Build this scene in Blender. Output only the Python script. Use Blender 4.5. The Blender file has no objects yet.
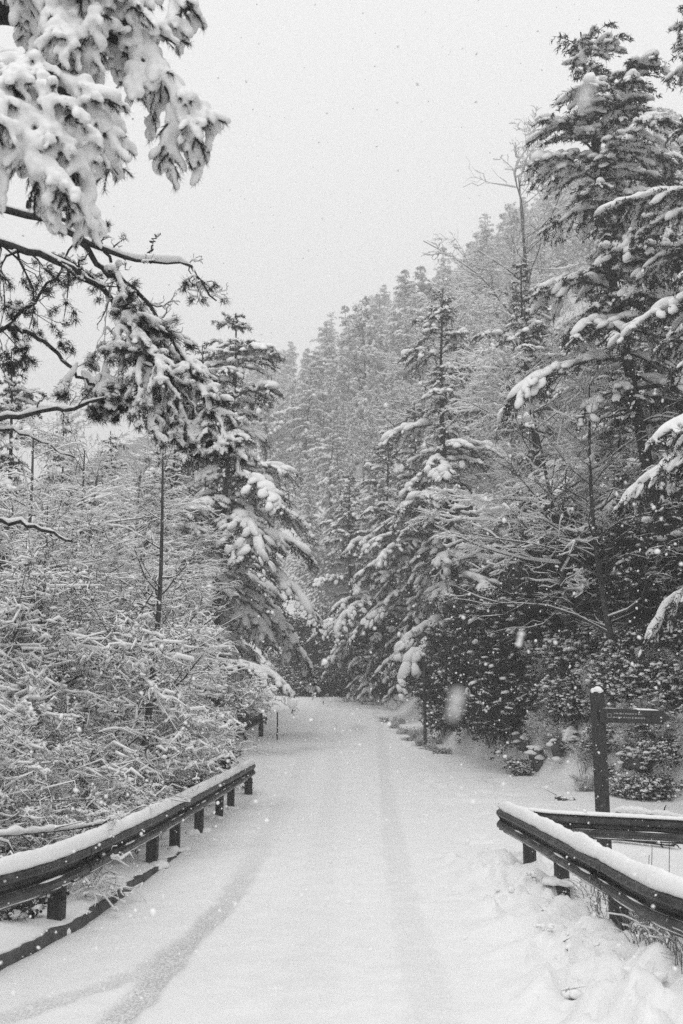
import bpy, bmesh, math, random
import numpy as np
from mathutils import Vector, noise as mnoise

S = bpy.context.scene
COL = S.collection
rng = np.random.default_rng(11)
random.seed(11)
PI = math.pi
UP = np.array([0., 0., 1.])

# ---------------------------------------------------------------- camera maths
CAM_Z = 1.85
PITCH = math.atan(193 / 1000.0)
F = 1000.0
CP, SP = math.cos(PITCH), math.sin(PITCH)


def ray(u, v):
    a, t = (u - 341.5) / F, (512 - v) / F
    return np.array([a, CP - SP * t, SP + CP * t])


def at(u, v, Y):
    d = ray(u, v)
    return np.array([0, 0, CAM_Z]) + d * (Y / d[1])


def on_plane(u, v, z=0.0):
    d = ray(u, v)
    return np.array([0, 0, CAM_Z]) + d * ((z - CAM_Z) / d[2])


# ---------------------------------------------------------------- materials
def new_mat(name):
    m = bpy.data.materials.new(name)
    m.use_nodes = True
    nt = m.node_tree
    return m, nt, nt.nodes['Principled BSDF']


def N(nt, kind, **kw):
    n = nt.nodes.new(kind)
    for k, v in kw.items():
        setattr(n, k, v)
    return n


def grey(v):
    return (v, v, v, 1)


def noise_node(nt, scale, detail=4, rough=.6, coord='Object'):
    tc = N(nt, 'ShaderNodeTexCoord')
    n = N(nt, 'ShaderNodeTexNoise')
    n.inputs['Scale'].default_value = scale
    n.inputs['Detail'].default_value = detail
    n.inputs['Roughness'].default_value = rough
    nt.links.new(tc.outputs[coord], n.inputs['Vector'])
    return n


def ramp(nt, src, stops):
    r = N(nt, 'ShaderNodeValToRGB')
    e = r.color_ramp.elements
    while len(e) < len(stops):
        e.new(.5)
    for el, (p, v) in zip(e, stops):
        el.position = p
        el.color = grey(v)
    nt.links.new(src, r.inputs[0])
    return r


def bump(nt, b, src, strength, dist):
    n = N(nt, 'ShaderNodeBump')
    n.inputs['Strength'].default_value = strength
    n.inputs['Distance'].default_value = dist
    nt.links.new(src, n.inputs['Height'])
    nt.links.new(n.outputs[0], b.inputs['Normal'])
    return n


def simple(name, lo, hi, scale, rough, bstr=0., bdist=.01, spec=.3):
    m, nt, b = new_mat(name)
    n = noise_node(nt, scale)
    r = ramp(nt, n.outputs[0], [(.3, lo), (.7, hi)])
    nt.links.new(r.outputs[0], b.inputs['Base Color'])
    b.inputs['Roughness'].default_value = rough
    b.inputs['Specular IOR Level'].default_value = spec
    if bstr:
        bump(nt, b, n.outputs[0], bstr, bdist)
    return m


M_SNOW = simple('snow', .80, .88, 30, .75, .25, .012, .15)
M_SNOW_FINE = simple('clean_snow', .80, .88, 45, .8, .35, .006, .1)
M_NEEDLE = simple('dark_needles', .014, .042, 3, .6, spec=.2)
M_HAZE_PALE = simple('haze_pale_needles', .22, .66, 1.6, .7, spec=.1)  # far-tree needles, haze painted in as a pale rime colour
M_BARK = simple('bark', .016, .065, 18, .9, .6, .02, spec=.15)
M_TWIG = simple('twig_bark', .035, .09, 6, .85, spec=.15)
M_LEAF = simple('dark_leaves', .015, .045, 4, .6, spec=.2)
M_ROCK = simple('rock', .045, .13, 4, .85, .8, .05, spec=.2)
M_GRASS = simple('dry_grass', .10, .24, 5, .9, spec=.1)
M_LETTER = simple('faded_lettering', .25, .33, 60, .7)
M_BOLT = simple('bolt_metal', .10, .18, 40, .5)


def wood_mat():
    m, nt, b = new_mat('wet_timber')
    tc = N(nt, 'ShaderNodeTexCoord')
    mp = N(nt, 'ShaderNodeMapping')
    mp.inputs['Scale'].default_value = (30, 30, 2.2)
    n = N(nt, 'ShaderNodeTexNoise')
    n.inputs['Scale'].default_value = 1.6
    n.inputs['Detail'].default_value = 6
    nt.links.new(tc.outputs['Object'], mp.inputs[0])
    nt.links.new(mp.outputs[0], n.inputs['Vector'])
    r = ramp(nt, n.outputs[0], [(.3, .012), (.75, .05)])
    # wind-blown snow caught in the grain
    n2 = noise_node(nt, 34, 3, .7)
    r2 = ramp(nt, n2.outputs[0], [(.66, 0), (.74, 1)])
    mx = N(nt, 'ShaderNodeMix', data_type='RGBA')
    nt.links.new(r2.outputs[0], mx.inputs['Factor'])
    nt.links.new(r.outputs[0], mx.inputs['A'])
    mx.inputs['B'].default_value = grey(.6)
    nt.links.new(mx.outputs['Result'], b.inputs['Base Color'])
    b.inputs['Roughness'].default_value = .75
    bump(nt, b, n.outputs[0], .5, .01)
    return m


M_WOOD = wood_mat()


def rail_mat():
    m, nt, b = new_mat('weathered_steel')
    n = noise_node(nt, 5, 6, .65)
    r = ramp(nt, n.outputs[0], [(.36, .012), (.56, .035), (.70, .11)])
    n2 = noise_node(nt, 42, 2, .6)          # flakes of snow stuck on the face
    r2 = ramp(nt, n2.outputs[0], [(.70, 0), (.745, 1)])
    mx = N(nt, 'ShaderNodeMix', data_type='RGBA')
    nt.links.new(r2.outputs[0], mx.inputs['Factor'])
    nt.links.new(r.outputs[0], mx.inputs['A'])
    mx.inputs['B'].default_value = grey(.65)
    nt.links.new(mx.outputs['Result'], b.inputs['Base Color'])
    b.inputs['Roughness'].default_value = .5
    b.inputs['Metallic'].default_value = .0
    b.inputs['Specular IOR Level'].default_value = .45
    bump(nt, b, n.outputs[0], .15, .01)
    return m


M_RAIL = rail_mat()


def ground_mat():
    m, nt, b = new_mat('snow_ground')
    L = nt.links
    nA = noise_node(nt, 3.2, 8, .7)
    nB = noise_node(nt, 55, 4, .75)
    base = ramp(nt, nA.outputs[0], [(.3, .80), (.7, .88)])
    # forest litter showing through snow under the trees, plus painted forest-depth shade
    at_l = N(nt, 'ShaderNodeAttribute', attribute_name='litter_shade')
    add = N(nt, 'ShaderNodeMath', operation='MULTIPLY_ADD')
    L.new(nA.outputs[0], add.inputs[0])
    add.inputs[1].default_value = 1.5
    sub = N(nt, 'ShaderNodeMath', operation='ADD')
    L.new(at_l.outputs['Fac'], add.inputs[2])
    L.new(add.outputs[0], sub.inputs[0])
    sub.inputs[1].default_value = -1.25
    mul = N(nt, 'ShaderNodeMath', operation='MULTIPLY', use_clamp=True)
    L.new(sub.outputs[0], mul.inputs[0])
    mul.inputs[1].default_value = 6
    lit = ramp(nt, nB.outputs[0], [(.3, .03), (.75, .16)])
    mx = N(nt, 'ShaderNodeMix', data_type='RGBA')
    L.new(mul.outputs[0], mx.inputs['Factor'])
    L.new(base.outputs[0], mx.inputs['A'])
    L.new(lit.outputs[0], mx.inputs['B'])
    # grey slush pressed into the tyre tracks
    at_t = N(nt, 'ShaderNodeAttribute', attribute_name='track')
    sp = ramp(nt, nB.outputs[0], [(.42, .08), (.58, 1.)])
    m2 = N(nt, 'ShaderNodeMath', operation='MULTIPLY')
    L.new(at_t.outputs['Fac'], m2.inputs[0])
    L.new(sp.outputs[0], m2.inputs[1])
    mx2 = N(nt, 'ShaderNodeMix', data_type='RGBA')
    L.new(m2.outputs[0], mx2.inputs['Factor'])
    L.new(mx.outputs['Result'], mx2.inputs['A'])
    mx2.inputs['B'].default_value = grey(.13)
    L.new(mx2.outputs['Result'], b.inputs['Base Color'])
    b.inputs['Roughness'].default_value = .8
    b.inputs['Specular IOR Level'].default_value = .15
    b1 = bump(nt, b, nA.outputs[0], .35, .12)
    b2 = N(nt, 'ShaderNodeBump')
    b2.inputs['Strength'].default_value = .35
    b2.inputs['Distance'].default_value = .02
    L.new(nB.outputs[0], b2.inputs['Height'])
    L.new(b1.outputs[0], b2.inputs['Normal'])
    L.new(b2.outputs[0], b.inputs['Normal'])
    return m


M_GROUND = ground_mat()


# ---------------------------------------------------------------- mesh builder
def norm(a):
    return a / np.maximum(np.linalg.norm(a, axis=-1, keepdims=True), 1e-9)


class MB:
    def __init__(self):
        self.v, self.f, self.n = [], {3: [], 4: []}, 0

    def add(self, v, f):
        v = np.asarray(v, float).reshape(-1, 3)
        f = np.asarray(f, int)
        self.v.append(v)
        self.f[f.shape[1]].append(f + self.n)
        self.n += len(v)

    def mesh(self, name, smooth=True):
        me = bpy.data.meshes.new(name)
        v = np.concatenate(self.v) if self.v else np.zeros((0, 3))
        t = np.concatenate(self.f[3]) if self.f[3] else np.zeros((0, 3), int)
        q = np.concatenate(self.f[4]) if self.f[4] else np.zeros((0, 4), int)
        me.vertices.add(len(v))
        me.vertices.foreach_set('co', v.astype(np.float32).ravel())
        me.loops.add(t.size + q.size)
        me.loops.foreach_set('vertex_index', np.concatenate([t.ravel(), q.ravel()]).astype(np.int32))
        nf = len(t) + len(q)
        me.polygons.add(nf)
        st = np.concatenate([np.arange(len(t)) * 3, t.size + np.arange(len(q)) * 4]).astype(np.int32)
        me.polygons.foreach_set('loop_start', st)
        me.polygons.foreach_set('use_smooth', np.full(nf, smooth, bool))
        me.update(calc_edges=True)
        me.validate()
        return me

    def build(self, name, mat, parent=None, smooth=True):
        return link(name, self.mesh(name, smooth), mat, parent)

    # many tubes of equal point count at once: P (N,K,3), R (N,K)
    def tubes(self, P, R, sides=4, squash=1.0):
        P, R = np.asarray(P, float), np.asarray(R, float)
        if P.ndim == 2:
            P, R = P[None], R[None]
        n, K = R.shape
        if n == 0:
            return
        T = np.empty_like(P)
        T[:, 1:-1] = P[:, 2:] - P[:, :-2]
        T[:, 0] = P[:, 1] - P[:, 0]
        T[:, -1] = P[:, -1] - P[:, -2]
        T = norm(T)
        ref = np.where(np.abs(T[:, :1, 2:3]) > .9, np.array([1., 0, 0]), UP)
        U = norm(np.cross(T, np.broadcast_to(ref, T.shape)))
        V = np.cross(U, T)
        a = np.arange(sides) / sides * 2 * PI
        ring = P[:, :, None] + R[:, :, None, None] * (np.cos(a)[:, None] * U[:, :, None] + squash * np.sin(a)[:, None] * V[:, :, None])
        base = (np.arange(n) * K * sides)[:, None, None] + (np.arange(K - 1) * sides)[None, :, None]
        i = np.arange(sides)[None, None]
        j = (i + 1) % sides
        f = np.stack([base + i, base + j, base + sides + j, base + sides + i], -1).reshape(-1, 4)
        self.add(ring, f)
        for e in (0, K - 1):            # end caps
            idx = np.arange(n) * K * sides + e * sides
            if sides == 4:
                c = idx[:, None] + np.arange(4)
                self.f[4].append(c + self.n - n * K * sides)
            elif sides == 3:
                c = idx[:, None] + np.arange(3)
                self.f[3].append(c + self.n - n * K * sides)
            else:
                for s in range(1, sides - 1):
                    c = np.stack([idx, idx + s, idx + s + 1], -1)
                    self.f[3].append(c + self.n - n * K * sides)

    # lumps: centre C (n,3), long axis A (n,3), radii (n,3) along axis / across / up
    def blobs(self, C, A, rad, level=1, tilt=True):
        C = np.atleast_2d(C)
        n = len(C)
        if n == 0:
            return
        bv, bf = ICO[level]
        A = norm(np.broadcast_to(np.asarray(A, float), C.shape))
        sd = np.cross(A, UP)
        bad = np.linalg.norm(sd, axis=1) < 1e-3
        sd[bad] = [1, 0, 0]
        sd = norm(sd)
        u = np.cross(sd, A)
        rad = np.broadcast_to(np.asarray(rad, float), C.shape)
        var = rng.integers(0, len(bv), n)
        B = bv[var]
        W = (B[:, :, 0:1] * (A * rad[:, :1])[:, None] + B[:, :, 1:2] * (sd * rad[:, 1:2])[:, None] + B[:, :, 2:3] * (u * rad[:, 2:])[:, None])
        self.add(W + C[:, None], (bf[None] + (np.arange(n) * bv.shape[1])[:, None, None]).reshape(-1, 3))

    # needles / small leaves: one thin triangle each
    def needles(self, P, D, L, W):
        n = len(P)
        if n == 0:
            return
        D = norm(D)
        s = norm(np.cross(D, rng.normal(size=(n, 3)))) * (np.asarray(W).reshape(-1, 1) * .5)
        v = np.stack([P - s, P + s, P + D * np.asarray(L).reshape(-1, 1)], 1)
        self.add(v, np.arange(3 * n).reshape(-1, 3))

    def leaves(self, P, D, L, W):
        n = len(P)
        if n == 0:
            return
        D = norm(D)
        L = np.asarray(L).reshape(-1, 1)
        s = norm(np.cross(D, rng.normal(size=(n, 3)))) * (np.asarray(W).reshape(-1, 1) * .5)
        m = P + D * L * .5
        v = np.stack([P, m + s, P + D * L, m - s], 1)
        self.add(v, np.arange(4 * n).reshape(-1, 4))

    def box(self, c, size, rot=0., bev=0.0, taper=1.0):
        bm = bmesh.new()
        bmesh.ops.create_cube(bm, size=1)
        for v in bm.verts:
            k = taper if v.co.z > 0 else 1
            v.co = Vector((v.co.x * size[0] * k, v.co.y * size[1] * k, v.co.z * size[2]))
        if bev:
            bmesh.ops.bevel(bm, geom=bm.edges[:], offset=bev, segments=2, affect='EDGES', profile=.6)
        bmesh.ops.triangulate(bm, faces=bm.faces[:])
        v = np.array([w.co[:] for w in bm.verts])
        f = np.array([[w.index for w in p.verts] for p in bm.faces])
        bm.free()
        c_, s_ = math.cos(rot), math.sin(rot)
        v = np.stack([v[:, 0] * c_ - v[:, 1] * s_, v[:, 0] * s_ + v[:, 1] * c_, v[:, 2]], -1) + np.asarray(c)
        self.add(v, f)

    # closed profile (k,2: side, up) swept along path P (m,3); side vector given per point
    def sweep(self, P, side, prof, closed=True, jitter=0.0):
        P, side, prof = np.asarray(P, float), np.asarray(side, float), np.asarray(prof, float)
        m = len(P)
        if prof.ndim == 2:
            prof = np.broadcast_to(prof, (m,) + prof.shape)
        k = prof.shape[1]
        V = P[:, None] + prof[..., 0:1] * side[:, None] + prof[..., 1:2] * UP
        i = np.arange(k if closed else k - 1)
        j = (i + 1) % k
        b = (np.arange(m - 1) * k)[:, None]
        f = np.stack([b + i, b + j, b + k + j, b + k + i], -1).reshape(-1, 4)
        n0 = self.n
        self.add(V, f)
        if closed:
            for e in (0, m - 1):
                c = V[e].mean(0)
                self.add(c[None], np.zeros((0, 3), int))
                self.f[3].append(np.stack([n0 + e * k + i, n0 + e * k + j, np.full(k, self.n - 1)], -1))


def make_ico(level, variants=8, amp=.22):
    bm = bmesh.new()
    bmesh.ops.create_icosphere(bm, subdivisions=level + 1, radius=1)
    v = np.array([w.co[:] for w in bm.verts])
    f = np.array([[w.index for w in p.verts] for p in bm.faces])
    bm.free()
    out = []
    for s in range(variants):
        w = np.array([(1 + amp * 1.6 * mnoise.noise(Vector(p) * 1.5 + Vector((s * 7.3, 1, 2)))
                       + amp * .5 * mnoise.noise(Vector(p) * 3.5 + Vector((s * 3.1, 5, 2)))) for p in v])[:, None] * v
        w[:, 2] = np.where(w[:, 2] < 0, w[:, 2] * .5, w[:, 2])
        out.append(w)
    return np.array(out), f


ICO = {0: make_ico(0), 1: make_ico(1), 2: make_ico(2)}


def link(name, me, mat, parent=None):
    o = bpy.data.objects.new(name, me)
    COL.objects.link(o)
    if mat:
        me.materials.clear()
        me.materials.append(mat)
    if parent:
        o.parent = parent
    return o


def thing(name, label, cat, group=None, loc=(0, 0, 0)):
    o = bpy.data.objects.new(name, None)
    o.empty_display_size = .3
    COL.objects.link(o)
    o.location = loc
    return tag(o, label, cat, group)


def tag(o, label, cat, group=None):
    o['label'] = label
    o['category'] = cat
    if group:
        o['group'] = group
    return o


def copy_thing(root, loc, rz, sc, label, group=None):
    r = root.copy()
    COL.objects.link(r)
    r.location = loc
    r.rotation_euler = (0, 0, rz)
    r.scale = (sc, sc, sc) if np.isscalar(sc) else sc
    r['label'] = label
    if group:
        r['group'] = group
    elif 'group' in r:
        del r['group']
    for ch in root.children:
        c = ch.copy()
        COL.objects.link(c)
        c.parent = r
    return r


def remeshed(mb, voxel, smooth=2):
    me = mb.mesh('raw_snow')
    o = bpy.data.objects.new('raw_snow', me)
    COL.objects.link(o)
    m = o.modifiers.new('r', 'REMESH')
    m.mode = 'VOXEL'
    m.voxel_size = voxel
    m.use_smooth_shade = True
    if smooth:
        s = o.modifiers.new('s', 'SMOOTH')
        s.iterations = smooth
        s.factor = .5
    dg = bpy.context.evaluated_depsgraph_get()
    out = bpy.data.meshes.new_from_object(o.evaluated_get(dg))
    bpy.data.objects.remove(o)
    bpy.data.meshes.remove(me)
    return out


def interp_poly(P, n):
    """smooth resample of control points (Catmull-Rom)"""
    P = np.asarray(P, float)
    Q = np.concatenate([[2 * P[0] - P[1]], P, [2 * P[-1] - P[-2]]])
    t = np.linspace(0, len(P) - 1 - 1e-6, n)
    i = t.astype(int)
    f = (t - i)[:, None]
    a, b, c, d = Q[i], Q[i + 1], Q[i + 2], Q[i + 3]
    return .5 * ((2 * b) + (c - a) * f + (2 * a - 5 * b + 4 * c - d) * f ** 2 + (3 * b - a - 3 * c + d) * f ** 3)


# ---------------------------------------------------------------- terrain
def softplus(x, k=1.0):
    return np.where(x / k > 30, x, k * np.log1p(np.exp(np.minimum(x / k, 30))))


def sstep(a, b, x):
    t = np.clip((x - a) / (b - a), 0, 1)
    return t * t * (3 - 2 * t)


def xc(y):
    return -np.clip(.0035 * np.clip(y - 36, 0, None) ** 2, 0, 13)


def zr(y):
    return .06 * (softplus(y - 21.5, 1.5) - softplus(y - 62, 3.0))


XB_Y = [-20, 8, 15, 20, 23, 27, 31, 40, 55]
XB_X = [9, 8.5, 7.2, 6.4, 5.0, 4.0, 3.2, 3.1, 3.0]


def xb(y):
    return np.interp(y, XB_Y, XB_X) + xc(y)


def fbm(x, y, s, oct=4, seed=0.):
    """cheap vectorised value noise"""
    out = np.zeros_like(x, float)
    amp = 1.
    for o in range(oct):
        X, Y_ = x * s + seed * 13.7 + o * 31.3, y * s + seed * 7.1 + o * 17.9
        xi, yi = np.floor(X), np.floor(Y_)
        fx, fy = X - xi, Y_ - yi
        fx, fy = fx * fx * (3 - 2 * fx), fy * fy * (3 - 2 * fy)

        def h(a, b):
            q = np.sin(a * 127.1 + b * 311.7) * 43758.5453
            return q - np.floor(q)
        v = (h(xi, yi) * (1 - fx) + h(xi + 1, yi) * fx) * (1 - fy) + (h(xi, yi + 1) * (1 - fx) + h(xi + 1, yi + 1) * fx) * fy
        out += amp * (v - .5)
        amp *= .5
        s *= 2.03
    return out


TRACKS = [  # pixel traces of the wheel marks on the snow, strength, half width in metres
    ([(-40, 1040), (20, 1015), (95, 990), (150, 968), (200, 932), (232, 895), (262, 855), (296, 800), (322, 750)], .40, .13),
    ([(105, 1035), (140, 1000), (175, 955), (205, 925), (232, 895)], .58, .12),
    ([(440, 1040), (418, 960), (400, 880), (388, 800), (378, 750), (362, 722)], .15, .15),
    ([(300, 1040), (318, 900), (330, 810), (338, 750), (334, 720)], .07, .18),
]
TR = [(np.array([on_plane(*p)[:2] for p in px]), s, w) for px, s, w in TRACKS]


def track_mask(x, y):
    out = np.zeros_like(x)
    for pts, s, w in TR:
        o = np.argsort(pts[:, 1])
        cx = np.interp(y, pts[o, 1], pts[o, 0])
        d = np.abs(x - cx)
        m = s * (1 - sstep(w * .75, w * 1.2, d + .05 * fbm(x, y, 2.1, 2, 21))) * sstep(pts[:, 1].min() - 1, pts[:, 1].min() + .2, y) * (1 - (.8 if s > .3 else -.25) * sstep(8., 15., y))
        out = np.maximum(out, m)
    return out


KERB_END = 13.6


def kerb_x(y):
    return np.interp(y, [0, 7.6, 8.9, 12.6, 24], [-3.2, -2.42, -2.2, -2.04, -1.95])


def height(x, y, fine=True):
    x, y = np.asarray(x, float), np.asarray(y, float)
    c = xc(y)
    z = zr(y)
    # road crown and verge
    dl = (kerb_x(y) - .02 + c) - x          # >0: left of the road edge
    dr = x - xb(y)
    left_drop = -1.3 * sstep(.75, 3.2, dl) * (1 - .72 * sstep(19, 30, y)) - .5 * sstep(4, 14, dl)
    ledge = .05 * sstep(0, .25, dl) * (y < 14.2)
    z = z + left_drop + ledge
    # right: the path beside the rail lies lower than the road
    low = sstep(2.35, 3.3, x) * (1 - sstep(13.0, 17.5, y)) * (1 - sstep(5.5, 8.5, x))
    z = z - .42 * low - .45 * sstep(2.3, 3.0, x) * (1 - sstep(7.5, 10.0, y))
    # bank and hillside
    bank = np.clip(dr, 0, None)
    near_b = sstep(13, 17, y) * (1 - sstep(26, 36, y))
    steep = np.minimum(bank, 3.5) * (.95 + .5 * near_b) + np.clip(bank - 3.5, 0, 70) * .68
    z = z + steep * sstep(2, 8, y) + .43 * (softplus(y - 74, 4) - softplus(y - 235, 6)) * (1 - sstep(20, 120, -x - 14))
    if fine:
        z = z + .55 * fbm(x, y, .35, 4, 1) * sstep(.0, 3, dr) + near_b * sstep(.0, .8, dr) * (.55 * np.abs(fbm(x, y, .95, 3, 12)) + .16 * fbm(x, y, 2.9, 3, 14)) + .5 * fbm(x, y, .4, 3, 2) * sstep(.8, 3, dl)
        z = z + .05 * fbm(x, y, .9, 3, 3) * sstep(-1.2, .2, dr + 1.5) + .030 * fbm(x, y, .7, 3, 6)
        # ploughed, trampled snow along the right-hand rail
        lump = sstep(.9, 1.75, x) * (1 - sstep(2.3, 2.9, x)) * (1 - sstep(12.0, 13.5, y))
        f4 = fbm(x, y, 2.6, 3, 4)
        z = z + lump * (.07 + .36 * np.clip(f4 + .05, 0, 1) + .20 * np.clip(fbm(x, y, 7, 3, 5), -.2, 1))
        foot = sstep(1.3, 2.2, x) * (1 - sstep(3.6, 4.6, x)) * sstep(10.5, 12, y) * (1 - sstep(24, 29, y))
        z = z - foot * .16 * np.clip(fbm(x, y, 1.9, 2, 9) - .14, 0, 1) * 2
        tm = track_mask(x, y)
        z = z - .034 * tm + .05 * tm * np.clip(fbm(x, y, 11, 2, 15), -.1, .5) + .016 * np.exp(-((tm - .12) / .1) ** 2) * (tm > .01) + .012 * fbm(x, y, 6, 2, 8) * (np.abs(x) < 3)
    return z


def axis(*parts):
    out = []
    for a, b, s in parts:
        out.append(np.arange(a, b - s * .3, s))
    return np.concatenate(out + [[parts[-1][1]]])


XS = axis((-300, -30, 9), (-30, -8, 1.2), (-8, -3.0, .25), (-3.0, 3.4, .05), (3.4, 9, .14), (9, 24, .5), (24, 320, 8))
YS = axis((-14, 3, .8), (3, 14.5, .07), (14.5, 26, .14), (26, 50, .22), (50, 66, .5), (66, 110, 2), (110, 460, 9))
GX, GY = np.meshgrid(XS, YS)
GZ = height(GX, GY)
nx, ny = len(XS), len(YS)


def ground_height(x, y):
    return float(height(np.array([x]), np.array([y]))[0])


def build_ground():
    jj, ii = np.meshgrid(np.arange(ny - 1), np.arange(nx - 1), indexing='ij')
    cx = .5 * (GX[:-1, :-1] + GX[1:, 1:])
    cy = .5 * (GY[:-1, :-1] + GY[1:, 1:])
    on_road = (cx > kerb_x(cy) + xc(cy)) & (cx < xc(cy) + 1.35 + 1.0 * sstep(12, 18, cy)) & (cy < 78)
    V = np.stack([GX, GY, GZ], -1).reshape(-1, 3)
    dl = (kerb_x(GY) + xc(GY)) - GX
    dr = GX - xb(GY)
    lit = .95 * sstep(.9, 2.2, dl) + .55 * sstep(.2, 2.5, dr) + .35 * sstep(2., 5., dr) * sstep(18, 24, GY) * (1 - sstep(70, 110, GY)) - .25 * sstep(80, 120, GY) + .5 * sstep(.1, .6, dr) * (1 - sstep(2.5, 4.5, dr)) * sstep(14, 16, GY) * (1 - sstep(24, 28, GY))
    lit = np.maximum(lit, .75 * sstep(2.5, 2.9, GX) * (1 - sstep(8.5, 10.5, GY)))
    # the rough, earthy verge edge where the plough has cut the bank
    vx = xc(GY) + np.interp(GY, [28, 33, 38, 46], [3.0, 2.3, 1.85, 1.8]) + .55 * fbm(GX * 0 + 3.3, GY, .45, 3, 31)
    edge = np.exp(-((GX - vx) / .62) ** 2) * (.75 + .9 * fbm(GX, GY, .8, 2, 33)) * sstep(27, 30, GY) * (1 - sstep(42, 50, GY))
    lit = np.maximum(lit, .5 * edge)
    lit = np.maximum(lit, .0)
    trk = track_mask(GX, GY)
    for u, v, s, a, b in ((307, 749, .6, .5, .7), (358, 728, .55, .35, 1.6), (322, 747, .3, .8, .6)):
        d = ray(u, v)
        Y = 20.
        for _ in range(40):
            Y = 20 + (Y - 20) * .5 + .5 * ((CAM_Z - float(zr(np.array(Y)))) / (-d[2] / d[1]) - 20)
        X = d[0] / d[1] * Y
        trk = np.maximum(trk, s * np.exp(-((GX - X) / a) ** 2 - ((GY - Y) / b) ** 2))
    for name, mask in (('ground', ~on_road), ('road', on_road)):
        q = np.stack([jj * nx + ii, jj * nx + ii + 1, (jj + 1) * nx + ii + 1, (jj + 1) * nx + ii], -1)[mask]
        used, inv = np.unique(q.ravel(), return_inverse=True)
        mb = MB()
        mb.add(V[used], inv.reshape(-1, 4))
        o = mb.build(name, M_GROUND)
        o['kind'] = 'structure'
        for an, arr in (('litter_shade', lit), ('track', trk)):
            a = o.data.attributes.new(an, 'FLOAT', 'POINT')
            a.data.foreach_set('value', arr.ravel()[used].astype(np.float32))


build_ground()


# ---------------------------------------------------------------- guard rails
def path_side(P):
    T = np.gradient(P, axis=0)
    T[:, 2] = 0
    T = norm(T)
    return np.stack([T[:, 1], -T[:, 0], np.zeros(len(T))], -1)     # to the right of travel


W_PROF = [(0, .0), (.012, -.022), (.078, -.062), (.083, -.095), (.072, -.115), (.012, -.14), (.008, -.155), (.012, -.17),
          (.072, -.195), (.083, -.215), (.078, -.248), (.012, -.288), (0, -.31)]
W_CLOSED = W_PROF + [(a - .007, b) for a, b in reversed(W_PROF)]


def snow_strip(P, side, w, h, seed, off=0.0, base=0.0, taper=(.3, .3), gaps=0.0):
    """a rounded, uneven ridge of snow lying along a path"""
    m = len(P)
    a = np.linspace(-.12, 1.12, 11) * PI
    s = np.concatenate([[0], np.cumsum(np.linalg.norm(np.diff(P, axis=0), axis=1))])
    nz = np.array([mnoise.noise(Vector((q * 1.7, seed, 0))) * .38 + mnoise.noise(Vector((q * 6, seed, 4))) * .12 for q in s])
    nw = np.array([mnoise.noise(Vector((q * 3.1, seed, 9))) * .16 + mnoise.noise(Vector((q * 9, seed, 3))) * .08 for q in s])
    e = np.minimum(1, np.sqrt(np.clip(s / taper[0] + .05, 0, 1))) * np.minimum(1, np.sqrt(np.clip((s[-1] - s) / taper[1] + .05, 0, 1)))
    g = np.ones(m)
    if gaps:
        g = np.clip(np.array([mnoise.noise(Vector((q * 2.3, seed, 20))) for q in s]) * 3 + 1 - gaps, .03, 1)
    prof = np.stack([-np.cos(a)[None] * (w * .5 * (1 + nw) * g)[:, None] + off,
                     np.sin(a)[None] * (h * (1 + nz) * e * g)[:, None] + base], -1)
    jit = np.array([[mnoise.noise(Vector((q * 11, t * 2.3, seed))) for t in a] for q in s]) * h * .11
    prof[..., 1] += jit * (np.sin(a) > 0)
    return prof


def post_mb(x, y, z0, z1, w, d, rot, lean=0.):
    mb = MB()
    mb.box((0, 0, (z1 + z0) / 2), (w, d, z1 - z0), rot, .012)
    v = mb.v[-1]
    v[:, 0] += lean * (v[:, 2] - z0)
    v += np.array([x, y, 0])
    return mb


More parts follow.
